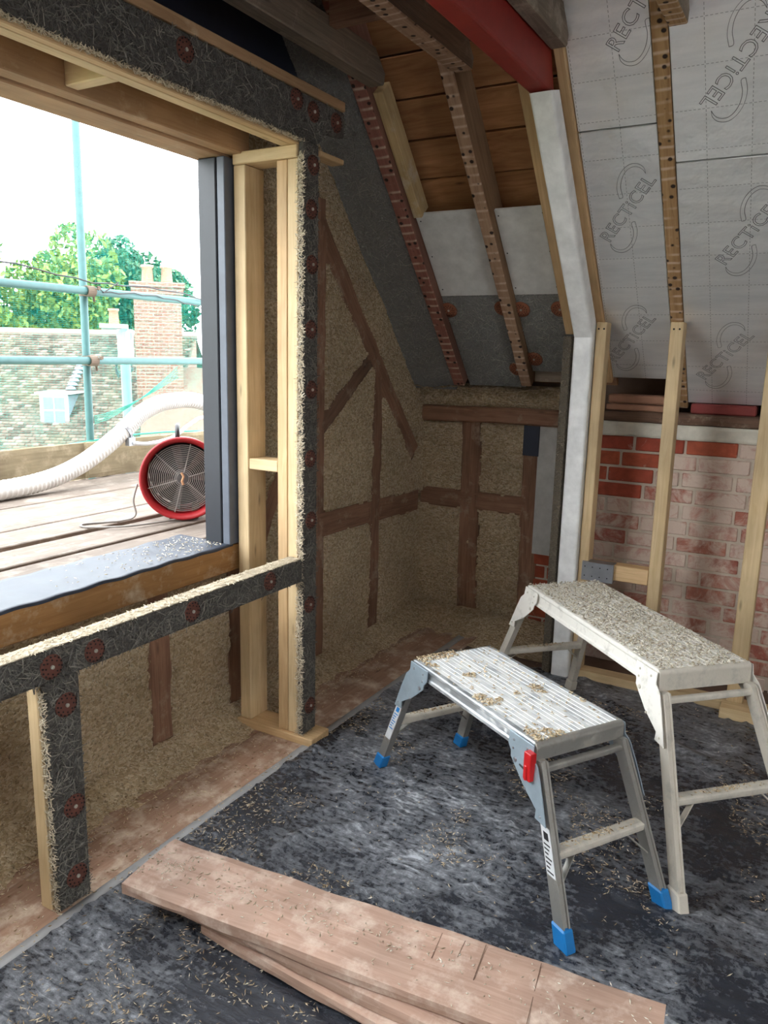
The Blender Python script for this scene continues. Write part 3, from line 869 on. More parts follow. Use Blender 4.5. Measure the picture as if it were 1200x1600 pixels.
# ---- foil insulation boards
def text_mesh(txt, size, bev):
    cu = bpy.data.curves.new('t', 'FONT'); cu.body = txt; cu.size = size; cu.fill_mode = 'NONE'; cu.bevel_depth = bev; cu.bevel_resolution = 0
    cu.align_x = 'CENTER'; cu.align_y = 'CENTER'; cu.resolution_u = 3; cu.space_character = 1.06
    ob = bpy.data.objects.new('t', cu); COL.objects.link(ob); bpy.context.view_layer.update()
    dg = bpy.context.evaluated_depsgraph_get()
    me = bpy.data.meshes.new_from_object(ob.evaluated_get(dg))
    bpy.data.objects.remove(ob); bpy.data.curves.remove(cu)
    return me
LOGO = None
def logo_mesh():
    me = text_mesh('RECTiCEL', .068, .0010)
    b = BM(); b.v = [tuple(v.co) for v in me.vertices]; b.f = [list(p.vertices) for p in me.polygons]; b.mi = [0] * len(b.f)
    bpy.data.meshes.remove(me)
    xs = [v[0] for v in b.v]; sc = .335 / (max(xs) - min(xs))
    b.v = [(v[0] * sc, v[1] * sc, v[2]) for v in b.v]
    def arc(s):
        # slender crescent swoosh rising from the middle of the word round its end
        o1 = [(.026, .053), (.055, .083), (.095, .103), (.135, .108), (.170, .098), (.188, .072), (.186, .045), (.170, .027)]
        i1 = [(.170, .027), (.178, .046), (.177, .067), (.162, .087), (.135, .095), (.10, .090), (.067, .073), (.040, .046), (.026, .053)]
        def cm(q):
            out = []
            Q = [q[0]] + q + [q[-1]]
            for i in range(1, len(Q) - 2):
                for k in range(4):
                    t = k / 4
                    out.append(tuple(.5 * (2 * Q[i][d] + (Q[i + 1][d] - Q[i - 1][d]) * t + (2 * Q[i - 1][d] - 5 * Q[i][d] + 4 * Q[i + 1][d] - Q[i + 2][d]) * t * t + (3 * Q[i][d] - Q[i - 1][d] - 3 * Q[i + 1][d] + Q[i + 2][d]) * t ** 3) for d in (0, 1)))
            return out + [q[-1]]
        b.tube([(s * x, s * y, 0) for x, y in cm(o1) + cm(i1)[1:]], .0009, 4)
    arc(1); arc(-1)
    o = b.obj('printed_logo', INK); me2 = o.data; bpy.data.objects.remove(o)
    return me2
LOGO = logo_mesh()
FG = 'foil faced insulation boards'
def foil_board(x0, x1, y0, y1, label, logos):
    b = BM(); b.prism([sl(x0, y0, .006), sl(x1, y0, .006), sl(x1, y1, .006), sl(x0, y1, .006)], -SN * .07)
    M = Matrix((Vector((1, 0, 0)), SU, Vector((1, 0, 0)).cross(SU))).transposed().to_4x4()
    M.translation = sl(-.66, 3.2, .006)
    Mi = M.inverted(); b.v = [tuple(Mi @ Vector(v)) for v in b.v]
    o = b.obj('foil_board', FOIL, None, False, .002, False, M)
    tag(o, label, 'insulation board', FG)
    for (lx, ly, ang) in logos:
        l = bpy.data.objects.new('printed_logo', LOGO); COL.objects.link(l)
        ML = Matrix((Vector((1, 0, 0)), SU, Vector((1, 0, 0)).cross(SU))).transposed().to_4x4() @ Matrix.Rotation(math.radians(ang), 4, 'Z')
        ML.translation = sl(lx, ly, .0055)
        l.matrix_basis = ML
        setp(l, o)
    return o
LGA = 52
foil_board(-.968, -.678, 2.55, 3.119, 'upper foil board beside the white steel post', [(-.705, 2.845, LGA)])
foil_board(-.968, -.678, 3.123, 3.965, 'lower foil board beside the white steel post', [(-.815, 3.35, LGA), (-.86, 3.80, LGA)])
foil_board(-.620, -.102, 2.50, 3.226, 'upper foil board right of the nail-holed rafter', [(-.41, 3.005, LGA + 180)])
foil_board(-.620, -.102, 3.230, 4.065, 'lower foil board right of the nail-holed rafter', [(-.365, 3.44, LGA), (-.455, 3.865, LGA)])
foil_board(-.043, .60, 2.50, 4.065, 'foil board beyond the outer rafter', [])

# ---- steel
def rhs(name, path, w, d, mat, label, cat):
    """box section following a path of (y,z) with rounded corners, centre x fixed"""
    r = .012; prof = []
    for (sx, sz, a0) in ((1, 1, 0), (-1, 1, 90), (-1, -1, 180), (1, -1, 270)):
        for q in (0, 30, 60, 90):
            a = math.radians(a0 + q)
            prof.append((sx * (w / 2 - r) + r * math.cos(a), sz * (d / 2 - r) + r * math.sin(a)))
    vs = []; fs = []; n = len(prof)
    for i, (x, yy, zz, ny, nz_) in enumerate(path):
        for (a, c) in prof: vs.append((x + a, yy + ny * c, zz + nz_ * c))
    for i in range(len(path) - 1):
        for k in range(n):
            k2 = (k + 1) % n; fs.append((i * n + k, i * n + k2, (i + 1) * n + k2, (i + 1) * n + k))
    fs.append(list(range(n))[::-1]); fs.append([(len(path) - 1) * n + k for k in range(n)])
    b = BM(); b.add(vs, fs)
    return tag(b.obj(name, mat), label, cat)
h = .045
rhs('red_steel_beam', [(-1.057, -1.5, 2.575, 0, 1), (-1.057, 2.93, 2.575, -.45, 1)], .080, .155, REDST, 'red oxide painted steel beam running under the ceiling joists', 'beam')
c1 = (3.665, 1.655); c2 = (2.905, 2.475)
mit = (-1 / 1.0, -.40)
rhs('white_steel_post', [(-1.034, 3.665, 0.0, -1, 0), (-1.034, 3.665, 1.672, -1, -.40), (-1.040, 2.925, 2.50, -1.02, -.30)], .088, .09, WHITEST,
    'cranked white steel post bending to follow the roof slope', 'post')
b = BM(); b.prism([(-1.128, 3.63, 0), (-1.128, 4.16, 0), (-1.128, 4.16, 1.20), (-1.128, 3.76, 1.66), (-1.128, 3.63, 1.66)], (.038, 0, 0))
thing(b.obj('wood_wool_fin', WWEDGE, None, False, .003), 'wood wool board on edge between steel post and hemp wall', 'board')

# ================================================================== KNEE WALL FRAMING
KG = 'pine studs in front of the brick wall'
def knee(x0, x1, lean, label, zt=1.725):
    b = BM(); y0, y1 = 3.655, 3.735
    zt1 = zt - .0
    b.prism([(x0 + lean, y0, zt), (x1 + lean, y0, zt), (x1, y0, .045), (x0, y0, .045)], (0, y1 - y0, 0))
    M = Matrix.Translation(((x0 + x1) / 2, y0, 0)) @ Matrix.Rotation(-math.pi / 2, 4, 'Y')
    Mi = M.inverted(); b.v = [tuple(Mi @ Vector(v)) for v in b.v]
    o = b.obj('knee_stud', PINE2, None, False, .003, False, M)
    tag(o, label, 'stud', KG)
    for dx in (-.012, .012):
        s = BM(); s.lathe([(.0045, -.002), (.0045, .001), (.0001, .001)], 8)
        s.obj('screw_hole', DARK, o, False, 0, False, Matrix.Translation(((x0 + x1) / 2 + lean + dx, y0, zt - .03)) @ Matrix.Rotation(math.pi / 2, 4, 'X'))
    return o
knee(-.987, -.940, .002, 'pine knee stud standing directly beside the white steel post')
knee(-.655, -.60, -.006, 'pine knee stud rising to the rafter between the foil boards')
knee(-.270, -.20, .006, 'pine knee stud standing behind the plastered work bench')
knee(.12, .17, .0, 'pine knee stud beyond the plastered work bench')
thing(bx('sole_plate', (-.985, 3.655, .0), (.6, 3.735, .044), PINE2), 'pine sole plate on the floor under the knee studs', 'timber')
thing(bx('knee_nogging', (-.939, 3.66, .525), (-.658, 3.73, .60), PINE), 'short pine nogging between two knee studs above the benches', 'timber')
b = BM(); b.box((-.965, 3.640, .515), (-.815, 3.6535, .60)); b.box((-.965, 3.640, .601), (-.815, 3.70, .604)); b.box((-.965, 3.640, .512), (-.815, 3.70, .515))
o = thing(b.obj('metal_bracket', METAL, None, False, .001), 'bent grey metal bracket on the nogging beside the steel post', 'bracket')
s = BM()
for q in range(8):
    s.lathe([(.003, -.001), (.003, .0012), (.0001, .0012)], 8, 0, Matrix.Translation((-.95 + (q % 4) * .036, 3.640, .535 + (q // 4) * .045)) @ Matrix.Rotation(math.pi / 2, 4, 'X'))
s.obj('nail_hole', DARK, o)['kind'] = 'stuff'
thing(bx('timber_offcut', (-.285, 3.56, .0), (.12, 3.65, .055), PINE2), 'pale pine offcut lying in front of the sole plate', 'timber')

# ================================================================== FLOOR SHEET
CREASE = [((-1.45, 2.02), (-.98, 2.16)), ((-.98, 2.16), (-.42, 2.40)), ((-.71, 1.90), (-.69, 2.24)), ((-.33, 3.05), (.05, 2.60)), ((-.1, 2.42), (.3, 2.36)), ((-1.3, 2.9), (-.6, 3.25)), ((-1.5, .9), (-.6, 1.2)), ((-1.05, 1.75), (-.15, 1.95))]
def seg_d(x, y, a, b):
    dx, dy = b[0] - a[0], b[1] - a[1]; t = max(0, min(1, ((x - a[0]) * dx + (y - a[1]) * dy) / (dx * dx + dy * dy)))
    return math.hypot(x - a[0] - t * dx, y - a[1] - t * dy)
def pfn(u, v, p):
    wx, wy = p.x + .03 * nz(p.x * 4, p.y * 4, 6), p.y + .03 * nz(p.x * 4, p.y * 4, 16)
    cr = max(max(0, 1 - seg_d(wx, wy, a, b) / .022) for a, b in CREASE) * .009
    return cr + pfn0(u, v, p)
def pfn0(u, v, p):
    a = abs(nz(p.x * 2.3 + .4 * p.y, p.y * 2.0, 1.7)); b_ = abs(nz(p.x * 5 - p.y * 3, p.y * 6 + p.x * 2, 9.1))
    return .003 + .014 * max(0, .07 - a) / .07 + .009 * max(0, .06 - b_) / .06 + nz(p.x * 11, p.y * 11, 2) * .0018
ps = grid('polythene_sheet', (-1.665, -1.5, .001), (1, 0, 0), (0, 1, 0), 3.6, 5.15, .018, pfn, POLY, None,
          mask=lambda u, v: True)
tag(ps, 'black polythene sheet with white dust covering the floor', 'floor sheet')
def tpf(u, v, p): return .002 + nz(p.x * 20, p.y * 6, 5) * .0015
tp = grid('tape_strip', (-1.70, -1.5, .001), (1, 0, 0), (0, 1, 0), .042, 5.5, .02, tpf, TAPE, None, thick=.002)
tag(tp, 'grey tape strip along the edge of the polythene sheet', 'tape')

# ================================================================== LOOSE PLANKS
PG = 'stack of planks on the floor'
def plank(p0, p1, w, h, zb, label, seed):
    o = beam('loose_plank', (p0[0], p0[1], zb + h / 2), (p1[0], p1[1], zb + h / 2), w, h, PLANKW, None, (0, 0, 1), 0, .004, seed)
    return tag(o, label, 'plank', PG)
plank((-1.30, 1.46), (.15, 1.40), .21, .036, .012, 'bottom plank of the floor stack, mostly hidden', 31)
plank((-1.38, 1.455), (.10, 1.46), .21, .036, .049, 'middle plank of the floor stack, turned slightly askew', 32)
top = plank((-1.545, 1.405), (-.16, 1.541), .225, .038, .086, 'broad brown top plank of the floor stack with saw marks', 33)
for t_, w0, w1 in ((.80, -.10, .10), (.70, -.02, .10), (.62, .00, .09), (.66, .03, .09)):
    c = Vector((-1.545, 1.405, 0)).lerp(Vector((-.16, 1.541, 0)), t_)
    b = BM(); b.box((-.0008, w0, 0), (.0008, w1, .0012), 0, Matrix.Translation((c.x, c.y, .1255)) @ Matrix.Rotation(.1 + R.uniform(-.12, .12), 4, 'Z'))
    b.obj('saw_cut', OAKD, top)

# ================================================================== WORK BENCHES
def bench(label, loc, ang, L, Wd, Hh, fx, fy, mt, clean, th=.052):
    root = empty('work_bench', (loc[0], loc[1], .004), ang)
    tag(root, label, 'work bench', 'folding work benches')
    xe = L / 2; ye = Wd / 2
    def part(name, bmx, mat, bevel=0, smooth=False): return bmx.obj(name, mat, root, True, bevel, smooth)
    # side rails
    for s in (-1, 1):
        b = BM()
        pr = [(s * (ye - .020), Hh - th), (s * ye, Hh - th), (s * ye, Hh - th + .012), (s * (ye - .004), Hh - th + .015), (s * (ye - .004), Hh - .018), (s * ye, Hh - .014), (s * ye, Hh - .003), (s * (ye - .004), Hh), (s * (ye - .02), Hh)]
        b.prism([(-xe + .01, p[0], p[1]) for p in pr], (L - .02, 0, 0))
        part('side_rail', b, mt['side'], .0015)
    # treads: three ribbed planks
    n = 3; pw = (Wd - .04) / n
    for i in range(n):
        y0 = -ye + .02 + i * pw + .0015; y1 = y0 + pw - .003
        prof = [(y0, Hh - .02), (y0, Hh)]
        nr = 5
        for q in range(nr):
            a = y0 + (y1 - y0) * (q + .62) / nr; c = y0 + (y1 - y0) * (q + .90) / nr
            prof += [(a, Hh), (a + .001, Hh - .0018), (c - .001, Hh - .0018), (c, Hh)] if q < nr - 1 else []
        prof += [(y1, Hh), (y1, Hh - .02)]
        b = BM(); b.prism([(-xe + .014, p[0], p[1]) for p in prof], (L - .028, 0, 0))
        part('tread', b, mt['top'])
    # rounded end caps
    for s in (-1, 1):
        pr = [(s * (xe - .014), Hh - .001)]
        for q in range(0, 91, 15):
            a = math.radians(q); pr.append((s * (xe - .016 + .016 * math.sin(a)), Hh - .015 + .016 * math.cos(a)))
        pr += [(s * xe, Hh - th), (s * (xe - .014), Hh - th)]
        b = BM(); b.prism([(p[0], -ye + .001, p[1]) for p in pr], (0, Wd - .002, 0))
        part('end_cap', b, mt['cap'], .001)
    xt, yt = xe - .022, ye - .018
    def lx(z): return xt + (fx - xt) * (Hh - z) / Hh
    def ly(z): return yt + (fy - yt) * (Hh - z) / Hh
    for sx in (-1, 1):
        for sy in (-1, 1):
            zt, zb = Hh - th + .004, .012
            def ring(z):
                cx, cyy = sx * lx(z), sy * ly(z); a, c = .022, .012
                o_ = sx
                return [(cx - o_ * a, cyy - c, z), (cx + o_ * a, cyy - c, z), (cx + o_ * a, cyy - c + .005, z), (cx + o_ * (a - .006), cyy - c + .006, z), (cx + o_ * (a - .006), cyy + c - .006, z), (cx + o_ * a, cyy + c - .005, z), (cx + o_ * a, cyy + c, z), (cx - o_ * a, cyy + c, z)]
            r0, r1 = ring(zb), ring(zt); nn = len(r0)
            b = BM(); b.add(r0 + r1, [list(range(nn))[::-1], list(range(nn, 2 * nn))] + [(i, (i + 1) % nn, nn + (i + 1) % nn, nn + i) for i in range(nn)])
            leg = part('leg', b, mt['leg'])
            # foot
            b = BM(); z1 = .055
            def fr(z, g): return [(sx * lx(z) - .027 - g, sy * ly(z) - .017 - g, z), (sx * lx(z) + .027 + g, sy * ly(z) - .017 - g, z), (sx * lx(z) + .027 + g, sy * ly(z) + .017 + g, z), (sx * lx(z) - .027 - g, sy * ly(z) + .017 + g, z)]
            q0, q1 = fr(0.0, .001), fr(z1, 0)
            b.add(q0 + q1, [(3, 2, 1, 0), (4, 5, 6, 7), (0, 1, 5, 4), (1, 2, 6, 5), (2, 3, 7, 6), (3, 0, 4, 7)])
            f = part('foot', b, mt['foot'], .004)
            if clean: f['label'] = 'blue plastic foot'
            # bracket plate with rivets
            sl_ = (fy - yt) / Hh
            pts = [(xe - .115, Hh - .006), (xe - .115, Hh - .045), (xe - .100, Hh - .062), (xe - .098, Hh - .078), (xe - .075, Hh - .098), (xe - .030, Hh - .135), (lx(Hh - .19) - .024, Hh - .175), (lx(Hh - .19) - .024, Hh - .20), (lx(Hh - .20) + .020, Hh - .205), (lx(Hh - .12) + .020, Hh - .12), (lx(Hh - .06) + .018, Hh - .06), (xe - .002, Hh - .04), (xe - .004, Hh - .006)]
            b = BM(); b.prism([(sx * p[0], sy * (ye + .003 + sl_ * (Hh - p[1])), p[1]) for p in pts], (0, sy * .004, 0))
            pl_ = part('hinge_plate', b, mt['plate'], .001)
            rv = BM()
            for (rx, rz, rr) in ((xe - .09, Hh - .025, .004), (xe - .09, Hh - .05, .004), (xe - .03, Hh - .025, .004), (xe - .076, Hh - .08, .008), (xe - .02, Hh - .14, .0045), (lx(Hh - .185), Hh - .185, .004)):
                rv.lathe([(rr, 0), (rr * .8, .003), (.0001, .004)], 10, 0, Matrix.Translation((sx * rx, sy * (ye + .0068 + sl_ * (Hh - rz)), rz)) @ Matrix.Rotation(-sy * math.pi / 2, 4, 'X'))
            r_ = rv.obj('rivet', mt['rivet'], pl_, False)
            r_.matrix_parent_inverse = Matrix(); r_['kind'] = 'stuff'
    for sx in (-1, 1):
        # rung and top bar
        for (nm, zc, hw, hh, mm) in (('rung', Hh * .44, .021, .014, mt['rung']), ('top_bar', Hh - th - .022, .012, .010, mt['leg'])):
            pr = []
            for q in range(16):
                a = 2 * math.pi * q / 16
                pr.append((sx * lx(zc) + hw * math.copysign(abs(math.cos(a)) ** .6, math.cos(a)), zc + hh * math.copysign(abs(math.sin(a)) ** .6, math.sin(a))))
            yy = ly(zc) - .010
            b = BM(); b.prism([(p[0], -yy, p[1]) for p in pr], (0, 2 * yy, 0))
            part(nm, b, mm)
        for sy in (-1, 1):
            z0, z1 = Hh * .44 - .012, Hh * .44 - .075
            b = BM(); M_, L_ = axes((sx * lx(z0), sy * (ly(z0) - .07), z0), (sx * lx(z1), sy * (ly(z1) - .010), z1), (1, 0, 0))
            b.box((0, -.002, -.009), (L_, .002, .009), 0, M_)
            part('rung_brace', b, mt['leg'])
    if clean:
        # red latch on the near end, -y side; stickers on two legs
        b = BM(); sl_ = (fy - yt) / Hh; yb = -(ye + .007)
        b.box((xe - .020, yb - .022, Hh - .105), (xe + .010, yb, Hh - .022)); b.box((xe - .012, yb - .026, Hh - .105), (xe - .002, yb - .022, Hh - .06))
        part('latch', b, REDPL, .004)['label'] = 'red plastic latch'
        b = BM(); b.tube([(xe - .055, yb - .004, Hh - .085), (xe - .03, yb - .006, Hh - .088), (xe - .012, yb - .006, Hh - .075)], .004, 8)
        part('latch_pin', b, BLACKPL)
        for (sx, za, zb_) in ((1, Hh - .21, Hh - .33), (-1, Hh - .20, Hh - .36)):
            sy = -1
            def q(z, dx, out): return (sx * lx(z) + dx, sy * (ly(z) + .0125 + out), z)
            b = BM(); b.add([q(zb_, -.018, 0), q(zb_, .018, 0), q(za, .018, 0), q(za, -.018, 0), q(zb_, -.018, .0012), q(zb_, .018, .0012), q(za, .018, .0012), q(za, -.018, .0012)],
                            [(3, 2, 1, 0), (4, 5, 6, 7), (0, 1, 5, 4), (1, 2, 6, 5), (2, 3, 7, 6), (3, 0, 4, 7)])
            st = part('sticker', b, STICK)
            ink = BM(); hi = za - .012
            for (z_, w0, w1, hh) in [(hi - .012, -.010, .010, .010)] + [(za - .045 - i * .011, -.014, .013 - (i % 3) * .006, .0022) for i in range(7)]:
                v4 = [q(z_ - hh, w0, .0016), q(z_ - hh, w1, .0016), q(z_ + hh, w1, .0016), q(z_ + hh, w0, .0016)]
                ink.add(v4, [(0, 1, 2, 3)])
            i_ = ink.obj('print', BLUEINK if sx < 0 else BLACKPL, st, True)
    # scattered chips on the treads
    n = 900 if clean else 3800
    P = []
    while len(P) < n:
        x, y_ = R.uniform(-xe, xe - .01), R.uniform(-ye + .01, ye - .01)
        if clean:
            d = nz(x * 7, y_ * 7, 3.3) + .45 * nz(x * 20, y_ * 20, 1)
            if d > .12 + (.25 if y_ > .0 else -.05) or (x < -xe + .05 and y_ < .0) : P.append((x, y_, Hh + .001))
            elif R.random() < .04: P.append((x, y_, Hh + .001))
        else: P.append((x, y_, Hh + .001))
    chips('chip_litter', P, (0, 0, 1), .008, .020, .0035, CHIPW if not clean else CHIP, root, True)
    P = [(R.choice((-1, 1)) * lx(Hh * .44) + R.uniform(-.012, .012), max(-ye, min(ye, R.gauss(0, .06))), Hh * .44 + .013) for _ in range(160)]
    chips('chip_litter', P, (0, 0, 1), .008, .020, .003, CHIP, root, True)
    return root
MC = dict(side=ALU, top=ALUTOP, cap=ALUD, leg=ALUD, foot=BLUE, plate=BRKT, rivet=METAL, rung=ALUDIRT)
MD = dict(side=ALUDIRTTOP, top=ALUDIRTTOP, cap=ALUDIRT, leg=ALUDIRT, foot=ALUDIRT, plate=ALUDIRTTOP, rivet=ALUDIRT, rung=ALUDIRT)
bench('low aluminium work bench with blue feet and a red latch', (-.808, 2.272), math.radians(-32), .69, .33, .50, .532, .184, MC, True)
bench('taller work bench caked in pale plaster and hemp dust', (-.578, 2.823), math.radians(-45), .94, .335, .62, .735, .222, MD, False, .066)

# ================================================================== LOOSE HEMP CHIPS
def scatter_floor(n, x0, x1, y0, y1, f, thr):
    P = []
    while len(P) < n:
        x, y_ = R.uniform(x0, x1), R.uniform(y0, y1)
        d = nz(x * f, y_ * f, 4.2) + .5 * nz(x * f * 3, y_ * f * 3, 8.8)
        if d > thr or R.random() < .03: P.append((x, y_, .010))
    return P
lf = chips('loose_hemp_chips', scatter_floor(5200, -1.66, .3, .9, 3.6, 3.0, .22) + scatter_floor(900, -1.66, -.9, .9, 1.5, 4, .1), (0, 0, 1), .006, .020, .0022, CHIP)
tag(lf, 'loose straw coloured hemp chips strewn over the black sheet', 'hemp chips')
P = []
while len(P) < 9000:
    y_ = R.uniform(.6, 4.15)
    x = -2.12 + abs(R.gauss(0, .11 if y_ > 2.6 else .10)); 
    if x > -1.70: continue
    P.append((x, y_, .003 + max(0, .055 - (x + 2.12) * .35) * R.uniform(.75, 1.0)))
P += [(-2.12 + R.uniform(0, .45), R.uniform(.8, 2.35), .003) for _ in range(900)]
P += [(R.uniform(-2.1, -1.15), 4.17 - abs(R.gauss(0, .16)), .012 + R.uniform(0, .015)) for _ in range(2600)]
lh = chips('loose_hemp_chips', P, (0, 0, 1), .007, .020, .0026, CHIP)
tag(lh, 'bank of loose hemp chips along the foot of the hemp walls', 'hemp chips')
# banked heap under the chips
def heap(u, v, p): return max(-.01, .058 * math.exp(-(u / .11) ** 2) - .006 + nz(p.x * 14, p.y * 9, 2) * .010)
hp = grid('hemp_heap', (-2.125, .4, .0), (1, 0, 0), (0, 1, 0), .34, 3.75, .02, heap, HEMP)
tag(hp, 'sloping heap of hemp dust against the foot of the window wall', 'hemp heap', kind='stuff')
def heap2(u, v, p): return max(-.01, .075 * math.exp(-((.42 - v) / .20) ** 2) - .010 + nz(p.x * 14, p.y * 9, 2) * .012)
hp2 = grid('hemp_heap', (-2.1, 3.76, .004), (1, 0, 0), (0, 1, 0), .98, .42, .02, heap2, HEMP)
tag(hp2, 'sloping heap of hemp dust against the foot of the far wall', 'hemp heap', kind='stuff')
# chips bristling from the hempcrete
P = [(-2.128, R.uniform(.5, 2.4), R.uniform(.02, .66)) for _ in range(7000)]
P += [(-2.128, y_, z_) for y_, z_ in ((R.uniform(2.6, 4.15), R.uniform(.02, 2.1)) for _ in range(7000)) if z_ < S0 - KS * y_ - .03]
P = [(-2.119, q[1], q[2]) for q in P if not in_timber(q[1], q[2], LT, .004)]
c_ = chips('hemp_shiv', P, (1, 0, 0), .006, .015, .0022, CHIP, wl, lift=1.0, tilt=.3)
P = [(x, 4.195, z_) for x, z_ in ((R.uniform(-2.1, -1.42), R.uniform(.03, 1.18)) for _ in range(3500))] + [(R.uniform(-2.1, -1.15), 4.185, R.uniform(1.28, 1.40)) for _ in range(1400)]
P = [q for q in P if not in_timber(q[0], q[2], FT, .004)]
chips('hemp_shiv', P, (0, -1, 0), .006, .015, .0022, CHIP, wf, lift=1.0, tilt=.3)
# debris on sill and plank
P = [(R.uniform(-2.30, -2.06), 2.33 - abs(R.gauss(0, .28)), .795) for _ in range(260)]
sd_ = chips('sill_debris', P, (0, 0, 1), .006, .02, .003, CHIPW)
tag(sd_, 'pale crumbs scattered on the black sill membrane', 'debris')
P = []
for _ in range(420):
    t_ = R.random() ** 1.3; c = Vector((-1.545, 1.405, 0)).lerp(Vector((-.16, 1.541, 0)), t_); P.append((c.x, c.y + R.gauss(0, .045), .1255))
sd2 = chips('plank_debris', P, (0, 0, 1), .006, .018, .0025, CHIPW)
tag(sd2, 'hemp crumbs scattered along the top plank', 'debris')

# ================================================================== OUTSIDE: SCAFFOLD
DZ = .74
edges = [(-4.06, -3.835, 0), (-3.83, -3.605, .004), (-3.60, -3.335, 0), (-3.33, -3.145, .003), (-3.14, -2.905, 0), (-2.862, -2.64, -.006), (-2.615, -2.385, -.01), (-2.375, -2.335, -.03)]
DG = 'scaffold deck boards'
names = ['against the toe board', 'second from the toe board', 'third from the toe board', 'fourth from the toe board', 'beside the wide gap', 'between the two gaps', 'next to the window sill', 'narrow strip tight to the sill']
for (x0, x1, dz), nm in zip(edges, names):
    thing(bx('scaffold_board', (x0, -1.2, DZ - .038 + dz), (x1, 5.2, DZ + dz), DECKW, None, .004), 'weathered scaffold deck board ' + nm, 'scaffold board', DG)
thing(bx('transom_packing', (-4.0, -1.0, DZ - .07), (-2.4, 5.0, DZ - .05), LINTEL, None, 0), 'brown timber packing seen through the deck gap', 'timber')
thing(beam('toe_board', (-4.08, -1.2, DZ + .115), (-4.08, 3.36, DZ + .118), .038, .225, TOEW, None, (0, 0, 1), 0, .004, 41), 'buff toe board edging the deck below the netting', 'toe board')
thing(beam('toe_board', (-4.05, 3.30, DZ + .120), (-4.05, 5.2, DZ + .120), .038, .225, TOEW, None, (0, 0, 1), 0, .004, 42), 'buff toe board standing behind the red fan', 'toe board')
def pole(name, p0, p1, label, cat='scaffold tube', r=.0242, mat=TUBE):
    b = BM(); b.tube([p0, p1], r, 16); return tag(b.obj(name, mat, None, False, 0, True), label, cat)
pole('scaffold_tube', (-4.14, 3.40, -2), (-4.14, 3.43, 4.2), 'upright scaffold tube crossing both guard rails')
pole('scaffold_tube', (-4.09, -1.2, 1.90), (-4.09, 5.2, 1.905), 'upper horizontal guard rail of the scaffold')
pole('scaffold_tube', (-4.09, -1.2, 1.465), (-4.09, 5.2, 1.485), 'lower horizontal guard rail of the scaffold')
pole('scaffold_tube', (-4.66, 4.22, -2), (-4.66, 4.20, 1.47), 'pale upright post behind the netting by the hose', mat=plain('pale_post', (.13, .21, .21), .6), r=.036)
def coupler(c, label):
    root = empty('coupler', c); tag(root, label, 'coupler')
    b = BM(); M1 = Matrix.Translation((-.05, 0.0, 0)); b.lathe([(.027, -.03), (.033, -.03), (.033, .03), (.027, .03)], 16, 0, M1, True)
    b.obj('clamp_band', RUST, root, True)
    b = BM(); b.lathe([(.027, -.03), (.033, -.03), (.033, .03), (.027, .03)], 16, 0, Matrix.Rotation(math.pi / 2, 4, 'X'), True)
    b.obj('clamp_band', RUST, root, True)
    b = BM(); b.tube([(.0, .045, .0), (-.02, .045, -.035), (-.02, .05, -.06)], .008, 8); b.lathe([(.013, 0), (.013, .014), (.0001, .014)], 6, 0, Matrix.Translation((.03, .04, .02)) @ Matrix.Rotation(math.pi / 2, 4, 'Y'))
    b.obj('bolt', RUST, root, True)
coupler((-4.09, 3.425, 1.903), 'rusty coupler joining the upright to the upper guard rail')
coupler((-4.09, 3.42, 1.478), 'rusty coupler joining the upright to the lower guard rail')
b = BM()
def wirepath(y0, z0, y1, z1, sag, n=14): return [(-4.06, y0 + (y1 - y0) * i / n, z0 + (z1 - z0) * i / n + sag * math.sin(math.pi * i / n) + .006 * math.sin(i * 2.1)) for i in range(n + 1)]
b.tube(wirepath(3.43, 1.95, 5.0, 1.80, .07), .005, 6); b.tube(wirepath(3.43, 1.95, 1.6, 1.98, .06), .005, 6); b.tube(wirepath(3.5, 1.90, 4.4, 1.86, .03), .004, 6)
b.tube([(-4.05, 3.45, 1.93), (-4.05, 3.50, 1.90), (-4.05, 3.62, 1.97)], .004, 6)
tag(b.obj('tie_cable', BLACKPL), 'thin black cable draped along the upper guard rail', 'cable')
def netf(u, v, p): return .05 * nz(p.y * 1.5, p.z * 1.2, 0) + .02 * nz(p.y * 6, p.z * 3, 5)
nt = grid('debris_netting', (-4.30, -1.5, .90), (0, 1, 0), (0, 0, 1), 7.0, 1.9, .06, netf, NET)
tag(nt, 'fine green debris netting hung outside the scaffold', 'netting')
b = BM(); b.tube([(-4.12, y_ * .25 - 1.2, .965 + .02 * math.sin(y_ * .7)) for y_ in range(26)], .006, 6)
tag(b.obj('net_edge_rope', ROPE), 'green rope along the lower edge of the netting', 'rope')
# draped swag of net
b = BM()
for i in range(5):
    b.tube([(-4.11, 3.43 + .75 * t_ / 8, 1.08 + i * .012 + (.36 - .03 * i) * (t_ / 8) ** 1.4) for t_ in range(9)], .0025, 5)
tag(b.obj('net_tie', ROPE), 'twisted green net ties fanning out from the upright tube', 'net tie')

